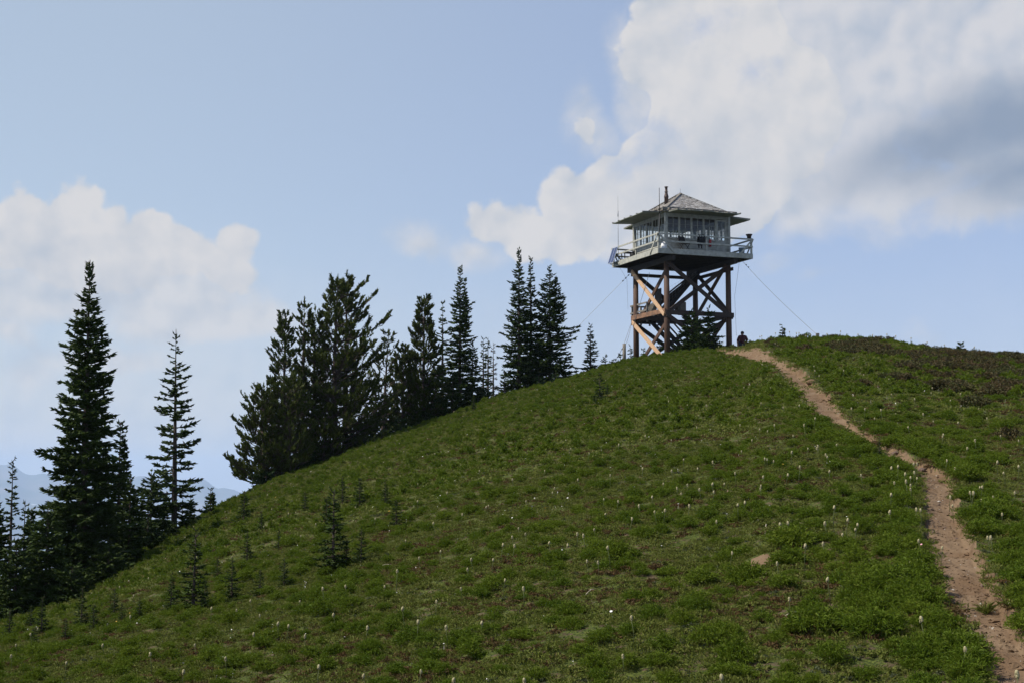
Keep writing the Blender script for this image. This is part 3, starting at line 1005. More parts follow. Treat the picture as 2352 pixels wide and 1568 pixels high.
# pine group
PT(776, 1062, 640, 98, 'tallest pine, wide and dark with up-curved limbs reaching to the right', dist=70, seed=31, gap=0.30, per=7, shape=0.62, wild=0.55, tuft=1.2, dens=1.0, bias=(0.3, 0.1), bend=-0.1,
   limbs=((5.6, 0.15, 2.9, 0.15, 0.35), (6.9, 0.1, 2.1, 0.2, 0.35), (4.2, 0.2, 2.6, 0.05, 0.25), (7.7, 0.05, 1.6, 0.3, 0.3), (3.2, 0.1, 2.2, 0.0, 0.2)), group='pines on the ridge')
PT(797, 1062, 629, 30, 'narrow second pine stem with a thin dead tip rising beside the tallest pine', dist=72, seed=32, gap=0.25, per=6, shape=0.5, tuft=1.1, group='pines on the ridge')
PT(655, 1105, 727, 62, 'pine with a rounded tufted top left of the tallest pine', dist=69, seed=33, gap=0.28, per=7, shape=0.68, wild=0.5, tuft=1.15, dens=0.9, group='pines on the ridge')
PT(699, 1085, 690, 30, 'lean pine with sparse two-pronged top between round-topped and tallest pines', dist=70, seed=34, gap=0.42, per=4, shape=0.35, wild=0.6, tuft=1.0, group='pines on the ridge')
PT(724, 1080, 708, 56, 'thick pine pressed against the left side of the tallest pine', dist=70.5, seed=35, gap=0.29, per=7, shape=0.6, tuft=1.15, dens=0.9, group='pines on the ridge')
PT(606, 1125, 886, 66, 'leftmost pine of the group, with long upturned limbs over the slope', dist=67, seed=36, gap=0.24, per=8, shape=0.45, wild=0.5, tuft=1.1, dens=1.0,
   limbs=((0.7, 3.2, 1.75, 0.1, 0.3), (0.15, 3.1, 1.4, 0.12, 0.15)), group='pines on the ridge')
PT(665, 1108, 880, 66, 'low wide pine filling the bottom of the group between the leftmost and the tallest pine', dist=67, seed=37, gap=0.22, per=9, shape=0.42, tuft=1.15, dens=0.75, group='pines on the ridge')
PT(880, 1028, 764, 38, 'leggy thin pine with see-through crown at the right of the tallest pine', dist=75, seed=38, gap=0.32, per=5, shape=0.35, wild=0.5, tuft=1.0, lean=(0.05, 0), group='pines on the ridge')
PT(745, 1085, 940, 44, 'young bushy pine at the foot of the tallest pine', dist=69, seed=39, gap=0.27, per=6, shape=0.5, tuft=1.1, dens=0.8, group='pines on the ridge')
FT(862, 1030, 870, 22, 'thin young fir between the tallest pine and the leggy pine', dist=74, seed=40, gap=0.2, per=7, thick=0.034, group='firs among the pines')
FT(838, 1040, 930, 24, 'short young fir at the right foot of the tallest pine', dist=73, seed=41, gap=0.2, per=7, thick=0.034, group='firs among the pines')
FT(889, 1012, 905, 18, 'short young fir under the leggy thin pine', dist=75.5, seed=42, gap=0.2, per=7, thick=0.034, group='firs among the pines')
PT(974, 990, 688, 60, 'pine with brush-like pointed top at the left of the middle tree group', dist=77, seed=43, gap=0.24, per=8, shape=0.75, tuft=1.1, dens=1.2, group='pines on the ridge')
PT(926, 1005, 806, 40, 'shorter pine in front of the left side of the brush-topped pine', dist=76, seed=44, gap=0.24, per=8, shape=0.45, tuft=1.1, dens=1.1, group='pines on the ridge')
FT(1017, 970, 693, 32, 'slim fir spire between the brush-topped pine and the tall middle fir', dist=79, seed=45, gap=0.24, per=6, thick=0.036, shape=0.7, sparse=0.2, group='firs on the ridge')
FT(1057, 955, 612, 36, 'tall middle fir with a second shorter tip on its right', dist=79.5, seed=46, gap=0.19, per=9, lam=0.07, thick=0.040, shape=0.62, leaders=2, wild=0.32, group='firs on the ridge')
FT(1000, 985, 850, 34, 'low wide fir at the foot of the slim spire, its skirt on the slope', dist=76.5, seed=47, gap=0.19, per=8, thick=0.036, shape=0.6, group='firs on the ridge')
FT(1040, 965, 850, 30, 'bright green low fir in front of the tall middle fir', dist=77.5, seed=48, gap=0.18, per=8, thick=0.036, shape=0.6, group='firs on the ridge')
FT(1085, 945, 780, 24, 'dark fir against the right side of the tall middle fir, one limb curving up', dist=80, seed=49, gap=0.2, per=8, thick=0.036, shape=0.5, group='firs on the ridge')
FT(1110, 930, 778, 14, 'left one of three slender trees between the tall middle fir and paired spires', dist=81, seed=50, gap=0.25, per=6, thick=0.030, group='firs on the ridge')
FT(1121, 927, 776, 14, 'middle one of three slender trees between the tall middle fir and paired spires', dist=81.5, seed=51, gap=0.25, per=6, thick=0.030, group='firs on the ridge')
FT(1133, 922, 787, 11, 'thin reddish-brown dead fir with bare top, right one of three slender trees', dist=82, seed=52, gap=0.28, per=5, thick=0.018, lam=0.14, mat_='dead_needles', wmat='grey_bark', group='firs on the ridge')
FT(1192, 905, 571, 38, 'tallest spire of the right tree group, left one of its pair', dist=82, seed=53, gap=0.19, per=9, thick=0.040, shape=0.78, wild=0.3, group='firs on the ridge')
FT(1219, 897, 592, 34, 'second spire of the right tree group, just right of the tallest one', dist=82.8, seed=54, gap=0.20, per=8, thick=0.038, shape=0.78, wild=0.3, group='firs on the ridge')
FT(1262, 890, 610, 48, 'wide fir with a double tip, rightmost of the large trees left of the tower', dist=82.5, seed=55, gap=0.19, per=9, thick=0.042, shape=0.58, wild=0.38, leaders=2, group='firs on the ridge')
FT(1158, 912, 850, 16, 'small pale fir at the left foot of the tallest spire', dist=81, seed=56, gap=0.18, per=6, thick=0.030, group='firs on the ridge')
FT(1238, 900, 860, 16, 'small light green fir below the gap between spires and double-tipped fir', dist=80.5, seed=57, gap=0.16, per=6, thick=0.028, mat_='fir_blue', group='firs on the ridge')
FT(1276, 893, 855, 12, 'tiny light green fir at the foot of the double-tipped fir', dist=80.5, seed=58, gap=0.16, per=6, thick=0.028, mat_='fir_blue', group='firs on the ridge')
for (px, b, t, hw, dd, lab, sd) in ((612, 1128, 1082, 30, 66, 'low ragged fir shrub at the foot of the leftmost pine', 81), (655, 1112, 1058, 32, 67.5, 'low ragged fir shrub under the round-topped pine', 82),
    (700, 1095, 1040, 30, 68.5, 'low ragged fir shrub below the lean two-pronged pine', 83), (752, 1078, 1026, 32, 69.5, 'low ragged fir shrub under the tallest pine', 84),
    (812, 1052, 1000, 30, 71.5, 'low ragged fir shrub at the right foot of the tallest pine', 85), (868, 1030, 985, 28, 73.5, 'low ragged fir shrub under the leggy thin pine', 86),
    (915, 1010, 962, 26, 75, 'low ragged fir shrub at the left foot of the brush-topped pine', 87), (957, 995, 945, 26, 76, 'low ragged fir shrub directly below the brush-topped pine', 88),
    (1108, 932, 896, 22, 80, 'low ragged fir shrub at the feet of the three slender trees', 89)):
    FT(px, b, t, hw, lab, dist=dd, gap=0.11, per=10, lam=0.06, thick=0.040, shape=0.35, wild=0.5, seed=sd, group='low firs along the ridge', mat_='fir_blue' if sd % 2 else 'fir')
# small firs near the tower
FT(1356, 870, 749, 17, 'lone small fir on the skyline between the double-tipped fir and the tower', dist=83, gap=0.20, per=7, seed=61, thick=0.034, shape=0.55, group='small firs around the tower')
FT(1390, 850, 818, 10, 'tiny fir on the skyline just right of the lone small fir', dist=84.5, gap=0.15, per=5, seed=62, thick=0.024, group='small firs around the tower')
FT(1409, 846, 824, 8, 'tiny twiggy fir where the wire meets the ground left of the tower', dist=85, gap=0.15, per=4, seed=63, thick=0.022, group='small firs around the tower')
FT(1449, 836, 798, 10, 'tiny thin fir right of the grey wire post', dist=86, gap=0.17, per=4, seed=64, thick=0.020, group='small firs around the tower')
FT(1425, 842, 812, 8, 'tiny fir tucked against the left side of the grey wire post', dist=86, gap=0.15, per=4, seed=65, thick=0.020, group='small firs around the tower')
FT(1478, 828, 800, 10, 'tiny fir inside the left bay of the tower base', dist=87, gap=0.15, per=5, seed=66, thick=0.022, group='small firs around the tower')
FT(1515, 822, 786, 14, 'small dark fir beside the front leg of the tower', dist=87.5, gap=0.15, per=6, seed=67, thick=0.030, group='small firs around the tower')
FT(1588, 812, 712, 30, 'dense dark fir in front of the tower, left of the pair', dist=84.6, gap=0.14, per=9, seed=68, thick=0.036, shape=0.5, wild=0.4, group='small firs around the tower')
FT(1628, 812, 705, 28, 'dense dark fir in front of the tower, right of the pair', dist=85, gap=0.16, per=8, seed=69, thick=0.036, shape=0.55, wild=0.45, group='small firs around the tower')
FT(1606, 815, 768, 26, 'low bushy fir between and below the pair in front of the tower', dist=84, gap=0.12, per=9, seed=70, thick=0.034, shape=0.35, group='small firs around the tower')
FT(1797, 783, 751, 10, 'tiny fir on the skyline of the mound right of the path', gap=0.10, per=5, seed=71, thick=0.022, dist=65, group='small firs around the tower')
FT(2206, 822, 788, 10, 'tiny fir on the skyline at the far right', gap=0.10, per=6, seed=72, thick=0.024, dist=57, group='small firs around the tower')

# saplings on the slope: six shapes, copied
SAP = []
for k in range(6):
    (tv, tf), (cv, cf) = fir_mesh(2.0, 0.34 + 0.05 * (k % 3), gap=0.11, per=6, lam=0.055, thick=0.020, shape=0.62, wild=0.4, seed=100 + k,
                                  clear=(0.03 if k < 3 else 0.16), sparse=0.3 if k > 2 else 0.1, leaders=1, lean=(0.02 * (k % 2), 0))
    SAP.append((mesh_np('trunk', tv, tf, 'bark', None, link=False), mesh_np('crown', cv, cf, 'young_fir', None, link=False)))
def sapling(px, b, t, lab, k):
    x, y = hit(px, b, ground_z)
    z = gz(x, y)
    H = max(ray(px, t)[1] * y - z, 0.25)
    root = empty('fir_sapling', (x, y, z), (px * 0.37) % 6.28)
    s = H / 2.0
    root.scale = (s, s, s)
    tag(root, lab, 'sapling', 'young firs scattered on the slope')
    for src in SAP[k]:
        c = src.copy()
        c.parent = root
        COL.objects.link(c)
for args in [
    (765, 1312, 1128, 'largest young fir on the open slope, dark with a bare lower stem', 0),
    (795, 1300, 1240, 'small young fir close to the right of the largest young fir', 1),
    (829, 1300, 1212, 'thin young fir a little right of the largest young fir', 4),
    (826, 1165, 1098, 'young fir on the upper slope above the largest young fir', 2),
    (787, 1160, 1096, 'faint thin young fir on the upper slope directly above the largest young fir', 3),
    (884, 1165, 1106, 'young fir high on the slope, right of the one above the largest young fir', 1),
    (910, 1216, 1148, 'young fir below and right of the two upper slope firs', 5),
    (750, 1222, 1140, 'pale young fir just above and behind the largest young fir', 4),
    (652, 1348, 1282, 'squat young fir left of the largest young fir, lower on the slope', 2),
    (596, 1372, 1308, 'short twiggy young fir between the squat one and the spiky one', 5),
    (532, 1378, 1286, 'dark spiky young fir in the middle of the row at the lower left', 0),
    (443, 1408, 1222, 'tall thin young fir with bare grey lower trunk at the lower left', 3),
    (392, 1402, 1322, 'small dark young fir left of the bare-trunked young fir', 1),
    (470, 1392, 1330, 'small young fir right of the bare-trunked young fir', 4),
    (500, 1330, 1282, 'faint small young fir up the slope above the spiky one', 5),
    (567, 1292, 1222, 'thin young fir halfway up the slope above the twiggy one', 4),
    (560, 1202, 1128, 'young fir near the ridge below the leftmost pine', 2),
    (600, 1225, 1176, 'low young fir right of the one below the leftmost pine', 1),
    (640, 1262, 1215, 'low young fir on the slope between the pines and the squat young fir', 3),
    (186, 1440, 1352, 'bushy bluish young fir in front of the tallest fir', 1),
    (214, 1452, 1385, 'narrow young fir at the right of the bushy bluish one', 4),
    (95, 1456, 1372, 'young fir at the lower left in front of the low firs', 0),
    (70, 1440, 1390, 'small young fir left of the one in front of the low firs', 2),
    (20, 1470, 1400, 'young fir near the bottom left corner', 3),
    (78, 1490, 1440, 'lowest small young fir at the bottom left', 5),
    (262, 1412, 1352, 'small young fir at the right foot of the tallest fir', 2),
    (280, 1425, 1384, 'low scrubby young fir in the grass below the tallest fir', 5),
    (320, 1420, 1372, 'scrubby young fir between the tallest fir and the small dark one', 0),
    (150, 1470, 1420, 'tiny young fir below the bushy bluish one', 4),
    (1378, 928, 856, 'dark young fir on the slope below the lone skyline fir', 2),
    (1395, 905, 880, 'tiny young fir beside the dark one below the skyline', 1),
    (1088, 945, 905, 'tiny young fir at the ridge in front of the three slender trees', 4),
    (700, 1175, 1128, 'tiny young fir below the low wide pine', 5),
    (2020, 1050, 1008, 'tiny young fir at the bend of the path', 3),
]:
    sapling(*args)
# ------------------------------------------------------------ the lookout tower
TH = R(21.1)
D0 = 83.0
cu, ce = ray(1512.8, 945 / 1.6327)
Cw = Vector((cu * D0, D0, 0))
av = Vector((math.cos(TH), math.sin(TH), 0)); bv = Vector((-math.sin(TH), math.cos(TH), 0))
HALF = 3.1
ctr = Cw + av * HALF + bv * HALF
ZB = 7.3
tower = empty('lookout_tower', (ctr.x, ctr.y, ZB), TH)
tag(tower, 'fire lookout with a white glazed cab on tall braced wooden legs at the hilltop', 'lookout tower')
def loc(x, y, z):
    """tower coordinates -> world"""
    p = ctr + av * x + bv * y
    return Vector((p.x, p.y, ZB + z))
def B(): return MB()

DBt, DTp, MID = 5.75, 6.05, 2.42
LG = 2.07
for sx in (-1, 1):
    for sy in (-1, 1):
        m = B().tube([(sx * LG, sy * LG, -1.4), (sx * LG, sy * LG, 2.3), (sx * LG, sy * LG, DBt - 0.3)], [0.185, 0.17, 0.155], 14)
        m.build('leg', 'log', tower)
# cap beams, joists, deck
for sx in (-1, 1):
    B().bar((sx * LG, -3.0, DBt - 0.16), (sx * LG, 3.0, DBt - 0.16), 0.24, 0.31).build('cap_beam', 'dark_timber', tower, 0.01)
m = B()
for k in range(11):
    y = -2.95 + 5.9 * k / 10
    m.box(-3.02, 3.02, y - 0.03, y + 0.03, DBt + 0.02, DTp - 0.06)
m.box(-3.04, 3.04, -3.04, 3.04, DTp - 0.055, DTp - 0.012)
m.build('joists', 'dark_timber', tower)
m = B()
n = 34
for k in range(n):
    x = -3.08 + 6.16 * k / n
    m.box(x + 0.004, x + 6.16 / n - 0.004, -3.08, 3.08, DTp - 0.01, DTp + 0.018)
m.build('deck', 'grey_wood', tower)
for (p, q) in (((-3.13, -3.1), (-3.13, 3.16)), ((3.13, -3.16), (3.13, 3.1)), ((-3.16, -3.13), (3.1, -3.13)), ((-3.1, 3.13), (3.16, 3.13))):
    B().bar((p[0], p[1], DBt + 0.15), (q[0], q[1], DBt + 0.15), 0.055, 0.31).build('fascia', 'paint', tower, 0.006)
# girts
for z, hh in ((MID, 0.27), (5.22, 0.20)):
    for s in (-1, 1):
        if z > 3 and s < 0:
            continue
        B().bar((-LG - 0.2, s * (LG + 0.21), z), (LG + 0.2, s * (LG + 0.21), z), 0.09, hh).build('girt', 'timber', tower, 0.008)
B().bar((-LG - 0.21, -LG - 0.2, MID + 0.10), (-LG - 0.21, LG + 0.2, MID + 0.10), 0.09, 0.28).build('girt', 'girt_timber', tower, 0.008)
B().bar((LG + 0.21, -LG - 0.2, MID), (LG + 0.21, LG + 0.2, MID), 0.09, 0.27).build('girt', 'timber', tower, 0.008)
B().bar((LG + 0.21, -LG - 0.2, 5.22), (LG + 0.21, LG + 0.2, 5.22), 0.09, 0.2).build('girt', 'timber', tower, 0.008)
# X braces: two panels on each of the four faces
def brace(p, q, m, face):
    up = (0, 0, 1)
    v = B()
    p = Vector(p); q = Vector(q)
    d = (q - p).normalized()
    nrm = Vector(face)
    side = d.cross(nrm).normalized()
    v.bar(p - d * 0.12, q + d * 0.12, 0.09, 0.24, up=side)
    return v.build('brace', m, tower, 0.008)
for (z0, z1, lowp) in ((2.36, 5.35, False), (-0.35, 2.22, True)):
    for fx in (-1, 1):
        x = fx * (LG + 0.22)
        m1 = 'sunlit_pale_timber' if fx < 0 else 'timber'
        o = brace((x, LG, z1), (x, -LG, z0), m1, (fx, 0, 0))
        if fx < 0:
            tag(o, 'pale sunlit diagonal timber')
        brace((x - fx * 0.43, LG, z0), (x - fx * 0.43, -LG, z1), 'log', (fx, 0, 0))
    for fy in (-1, 1):
        y = fy * (LG + 0.22)
        brace((-LG, y, z1), (LG, y, z0), 'timber', (0, fy, 0))
        brace((-LG, y - fy * 0.43, z0), (LG, y - fy * 0.43, z1), 'timber', (0, fy, 0))
# stairs and landing inside the frame
m = B()
m.box(-2.05, -0.75, 0.55, 2.80, MID + 0.02, MID + 0.09)
m.box(-2.05, -0.75, 0.55, 0.62, MID - 0.16, MID + 0.01)
m.box(-2.05, -0.75, 2.73, 2.80, MID - 0.16, MID + 0.01)
m.box(-2.05, -1.98, 0.64, 2.71, MID - 0.16, MID + 0.01)
m.build('landing', 'timber', tower)
def stair(x0, z0, x1, z1, y0, y1, nstep):
    m = B()
    for y in (y0, y1):
        m.bar((x0, y, z0), (x1, y, z1), 0.06, 0.26)
    m.build('stair_stringer', 'dark_timber', tower)
    m = B()
    for k in range(nstep):
        t = (k + 0.5) / nstep
        x = x0 + (x1 - x0) * t; z = z0 + (z1 - z0) * t
        m.box(x - 0.13, x + 0.13, y0 + 0.04, y1 - 0.04, z + 0.02, z + 0.06)
    m.build('stair_tread', 'timber', tower)
    m = B()
    for y in (y0, y1):
        m.bar((x0, y, z0 + 0.95), (x1, y, z1 + 0.95 if z1 < 5 else z1 - 0.05), 0.05, 0.09)
        m.bar((x0, y, z0), (x0, y, z0 + 1.0), 0.08, 0.08, up=(1, 0, 0))
    m.build('hand_rail', 'timber', tower)
stair(-0.75, MID + 0.02, 2.25, 5.70, 1.62, 2.42, 13)
stair(-1.45, MID - 0.05, 1.15, -0.15, 0.62, 1.42, 10)
for (x, y) in ((-2.0, 2.74), (-1.4, 2.74), (-0.8, 2.74), (-2.0, 0.66)):
    B().box(x - 0.045, x + 0.045, y - 0.045, y + 0.045, MID - 0.28, MID + 0.92).build('landing_post', 'grey_wood', tower)
m = B()
for z in (MID + 0.40, MID + 0.86):
    m.box(-2.085, -2.055, 0.6, 2.86, z, z + 0.10)
    m.box(-2.05, -0.75, 2.79, 2.82, z, z + 0.10)
m.build('landing_rail', 'grey_wood', tower)
m = B()
for k in range(7):
    y = 0.58 + k * 0.13
    m.bar((-1.55 + 0.02 * k, y, MID + 0.1), (-1.50 - 0.015 * k, y + 0.02, MID + 0.98 - 0.02 * k), 0.09, 0.025, up=(1, 0, 0))
m.build('gate', 'grey_wood', tower)
B().box(-1.02, -0.97, 0.75, 1.58, MID + 0.65, MID + 1.85).build('plywood_panel', 'dark_timber', tower)
B().box(0.55, 0.95, 1.2, 1.58, 2.75, 3.55).build('supply_box', 'grey_wood', tower, 0.01)
m = B()
for k in range(12):       # wire mesh guard beside the upper flight
    x = -0.2 + k * 0.2
    m.tube([(x, 1.56, 3.3 + k * 0.2), (x, 1.56, 4.35 + k * 0.12)], 0.004, 4)
for k in range(5):
    m.tube([(-0.3, 1.56, 3.45 + k * 0.22), (2.0, 1.56, 5.4 + k * 0.05)], 0.004, 4)
m.build('wire_mesh', 'grey_metal', tower)

# railing on the four sides
def side_pt(s, t, out, z):
    """side 0 = front right, 1 = right rear, 2 = rear, 3 = left; t runs -1..1 along it"""
    h = HALF + out
    return ((t * h, -h, z), (h, t * h, z), (-t * h, h, z), (-h, -t * h, z))[s]
for c in ((-1, -1), (1, -1), (1, 1), (-1, 1)):
    B().box(c[0] * 3.09 - 0.05, c[0] * 3.09 + 0.05, c[1] * 3.09 - 0.05, c[1] * 3.09 + 0.05, DTp + 0.02, DTp + 0.93).build('rail_post', 'paint', tower, 0.005)
for s in range(4):
    m = B()
    q = side_pt(s, 0.02, -0.03, 0)
    m.box(q[0] - 0.045, q[0] + 0.045, q[1] - 0.045, q[1] + 0.045, DTp + 0.02, DTp + 0.86)
    m.build('rail_post', 'paint', tower, 0.005)
    for z, hh in ((DTp + 0.86, 0.095), (DTp + 0.42, 0.095)):
        B().bar(side_pt(s, -1.0, 0.05, z), side_pt(s, 1.0, 0.05, z), 0.045, hh).build('rail', 'paint', tower, 0.005)
    for sg in (-1, 1):
        B().bar(side_pt(s, sg * 0.99, 0.09, DTp + 0.88), side_pt(s, sg * 0.66, 0.09, DBt + 0.06), 0.035, 0.10).build('rail_brace', 'paint', tower, 0.004)

# cab
CW = 2.12                     # half width of the cab
SILL, HEAD, TOP = DTp + 0.78, DTp + 2.14, DTp + 2.34
m = B().box(-CW + 0.02, CW - 0.02, -CW + 0.02, CW - 0.02, DTp + 0.025, DTp + 0.06)
m.build('cab_floor', 'inner_wood', tower)
B().box(-CW + 0.02, CW - 0.02, -CW + 0.02, CW - 0.02, TOP - 0.06, TOP - 0.02).build('ceiling', 'inner_wood', tower)
for c in ((-1, -1), (1, -1), (1, 1), (-1, 1)):
    B().box(c[0] * CW - 0.075, c[0] * CW + 0.075, c[1] * CW - 0.075, c[1] * CW + 0.075, DTp + 0.02, TOP).build('corner_post', 'paint', tower, 0.006)
DOORT = (0.60, 0.93)          # door position on side 0 as a share of the half width
for s in range(4):
    # rotate a builder frame: u along the side, o outward
    def Pn(u, o, z, s=s):
        return ((u, -CW - o, z), (CW + o, u, z), (-u, CW + o, z), (-CW - o, -u, z))[s]
    def boxs(mb, u0, u1, o0, o1, z0, z1):
        a = Pn(u0, o0, z0); b = Pn(u1, o1, z1)
        mb.box(min(a[0], b[0]), max(a[0], b[0]), min(a[1], b[1]), max(a[1], b[1]), z0, z1)
    door = s == 0
    uend = CW - 0.08 if not door else DOORT[0] * CW - 0.05
    # lapped clapboards below the windows
    m = B()
    nb = 6
    for k in range(nb):
        z0 = DTp + 0.03 + k * 0.125
        a, b = Pn(-CW + 0.08, 0.035, z0), Pn(uend, 0.035, z0)
        a2, b2 = Pn(-CW + 0.08, 0.012, z0 + 0.122), Pn(uend, 0.012, z0 + 0.122)
        a3, b3 = Pn(-CW + 0.08, -0.03, z0 + 0.122), Pn(uend, -0.03, z0 + 0.122)
        a4, b4 = Pn(-CW + 0.08, -0.03, z0), Pn(uend, -0.03, z0)
        m.add([a, b, b2, a2, a3, b3, b4, a4], [(0, 1, 2, 3), (3, 2, 5, 4), (4, 5, 6, 7), (7, 6, 1, 0), (0, 3, 4, 7), (1, 6, 5, 2)])
    m.build('clapboard_wall', 'paint', tower)
    m = B()
    boxs(m, -CW + 0.08, uend, -0.05, 0.07, SILL - 0.015, SILL + 0.03)
    m.build('window_sill', 'paint', tower, 0.004)
    m = B()
    boxs(m, -CW + 0.078, CW - 0.078, -0.04, 0.04, HEAD, TOP)
    m.build('header', 'paint', tower, 0.004)
    nw = 5 if not door else 4
    ww = (uend + CW - 0.08) / nw
    for k in range(nw):
        u0 = -CW + 0.08 + ww * k; u1 = u0 + ww
        f = B()
        boxs(f, u0 + 0.002, u0 + 0.058, -0.035, 0.035, SILL + 0.032, HEAD - 0.002)
        boxs(f, u1 - 0.058, u1 - 0.002, -0.035, 0.035, SILL + 0.032, HEAD - 0.002)
        boxs(f, u0 + 0.060, u1 - 0.060, -0.03, 0.03, SILL + 0.032, SILL + 0.08)
        boxs(f, u0 + 0.060, u1 - 0.060, -0.03, 0.03, HEAD - 0.05, HEAD - 0.002)
        w = f.build('window', 'paint', tower)
        f = B()
        um = (u0 + u1) / 2
        boxs(f, um - 0.014, um + 0.014, -0.02, 0.02, SILL + 0.082, HEAD - 0.052)
        for t in (0.33, 0.66):
            zz = SILL + 0.09 + (HEAD - SILL - 0.15) * t
            boxs(f, u0 + 0.060, u1 - 0.060, -0.012, 0.012, zz - 0.006, zz + 0.006)
        f.build('muntin', 'paint', w)
        f = B()
        a, b = Pn(u0 + 0.07, 0.0, SILL + 0.08), Pn(u1 - 0.07, 0.0, HEAD - 0.05)
        a_, b_ = Pn(u0 + 0.07, 0.0, HEAD - 0.05), Pn(u1 - 0.07, 0.0, SILL + 0.08)
        f.add([a, b_, b, a_], [(0, 1, 2, 3)])
        f.build('pane', 'glass', w)
    if door:
        u0, u1 = DOORT[0] * CW, DOORT[1] * CW
        f = B()
        boxs(f, u0 - 0.05, u0, -0.045, 0.045, DTp + 0.02, HEAD - 0.002)
        boxs(f, u1, u1 + 0.05, -0.045, 0.045, DTp + 0.02, HEAD - 0.002)
        f.build('door_frame', 'paint', tower)
        f = B()
        boxs(f, u0 + 0.005, u0 + 0.10, -0.025, 0.02, DTp + 0.03, HEAD - 0.03)
        boxs(f, u1 - 0.10, u1 - 0.005, -0.025, 0.02, DTp + 0.03, HEAD - 0.03)
        boxs(f, u0 + 0.102, u1 - 0.102, -0.025, 0.02, DTp + 0.03, DTp + 0.85)
        boxs(f, u0 + 0.102, u1 - 0.102, -0.025, 0.02, DTp + 1.42, DTp + 1.47)
        boxs(f, u0 + 0.102, u1 - 0.102, -0.025, 0.02, HEAD - 0.13, HEAD - 0.03)
        d_ = f.build('door', 'paint', tower)
        f = B()
        a, b = Pn(u0 + 0.1, -0.002, DTp + 0.85), Pn(u1 - 0.1, -0.002, HEAD - 0.13)
        a_, b_ = Pn(u0 + 0.1, -0.002, HEAD - 0.13), Pn(u1 - 0.1, -0.002, DTp + 0.85)
        f.add([a, b_, b, a_], [(0, 1, 2, 3)])
        f.build('pane', 'glass', d_)
        f = B()
        q = Pn(u0 + 0.05, 0.05, 0)
        f.tube([(q[0], q[1] + 0.03, DTp + 1.0), (q[0], q[1] - 0.02, DTp + 1.0)], 0.03, 8)
        f.build('handle', 'black_metal', d_)
    # propped-open shutter hung from the header, slightly drooping outwards
    W = 1.5
    z0, z1 = TOP - 0.03, TOP - 0.11
    m = B()
    npan = 5
    for k in range(npan):
        u0 = -CW + 2 * CW * k / npan + 0.006; u1 = -CW + 2 * CW * (k + 1) / npan - 0.006
        dz = 0.012 * ((k * 7) % 3)
        pts = []
        for (u, o, z) in ((u0, 0.05, z0), (u1, 0.05, z0), (u1, W, z1 + dz), (u0, W, z1 + dz)):
            pts.append(Pn(u, o, z))
        bot = pts; topv = [(p[0], p[1], p[2] + 0.035) for p in pts]
        m.add(bot + topv, [(0, 3, 2, 1), (4, 5, 6, 7), (0, 1, 5, 4), (1, 2, 6, 5), (2, 3, 7, 6), (3, 0, 4, 7)])
    sh = m.build('shutter', 'shaded_awning_paint', tower)
    bm_ = B()
    for k in range(npan + 1):
        u = -CW + 0.03 + (2 * CW - 0.06) * k / npan
        bm_.bar(Pn(u, 0.06, z0 + 0.062), Pn(u, W + 0.02, z1 + 0.075), 0.05, 0.045)
    bm_.build('batten', 'grey_wood', sh)

# roof: hipped, shingled courses as real steps
EV, ZE, ZA = CW + 0.26, DTp + 2.40, 10.02
m = B()
uvs = []
ncour = 15
for s in range(4):
    for k in range(ncour):
        t0, t1 = k / ncour, (k + 1) / ncour
        h0, h1 = EV * (1 - t0) + 0.012, max(EV * (1 - t1), 0.01)
        z0, z1 = ZE + (ZA - ZE) * t0, ZE + (ZA - ZE) * t1
        lift = 0.030
        def S(u, h, z, s=s):
            return ((u, -h, z), (h, u, z), (-u, h, z), (-h, -u, z))[s]
        nseg = max(1, int(2 * h0 / 0.17))
        g = np.random.default_rng(900 + s * 50 + k)
        cuts = np.linspace(-1, 1, nseg + 1)
        cuts[1:-1] += g.normal(0, 0.12 / nseg, nseg - 1)
        for q in range(nseg):
            c0, c1 = cuts[q], cuts[q + 1]
            l1 = lift * g.uniform(0.5, 1.5); ex = 0.018 * g.uniform(-1, 1)
            pts = [S(c0 * h0, h0 + ex, z0 + l1), S(c1 * h0, h0 + ex, z0 + l1), S(c1 * h1, h1, z1 + 0.006), S(c0 * h1, h1, z1 + 0.006)]
            low = [S(c0 * h0, h0 + ex, z0 - 0.004), S(c1 * h0, h0 + ex, z0 - 0.004)]
            m.add(pts + low, [(0, 1, 2, 3), (4, 5, 1, 0)])
            r0 = g.random() * 40
            uvs += [(r0 + c0 * h0, z0 * 3), (r0 + c1 * h0, z0 * 3), (r0 + c1 * h1, z1 * 3), (r0 + c0 * h1, z1 * 3)] + [(r0, 0), (r0 + 0.1, 0), (r0 + 0.1, 0.02), (r0, 0.02)]
roof = m.build('roof', 'shingle', tower)
uvl = roof.data.uv_layers.new(name='UVMap')
uvl.data.foreach_set('uv', np.array(uvs, np.float32).reshape(-1))
m = B()
for s in range(4):
    h = EV - 0.03
    e = ((-h, -h), (h, -h), (h, h), (-h, h))[s]
    m.bar((e[0] * 1.01, e[1] * 1.01, ZE + 0.06), (0, 0, ZA + 0.06), 0.16, 0.025)
m.build('ridge_cap', 'grey_wood', roof)
m = B().box(-EV + 0.03, EV - 0.03, -EV + 0.03, EV - 0.03, ZE - 0.05, ZE - 0.005)
m.build('soffit', 'paint', roof)
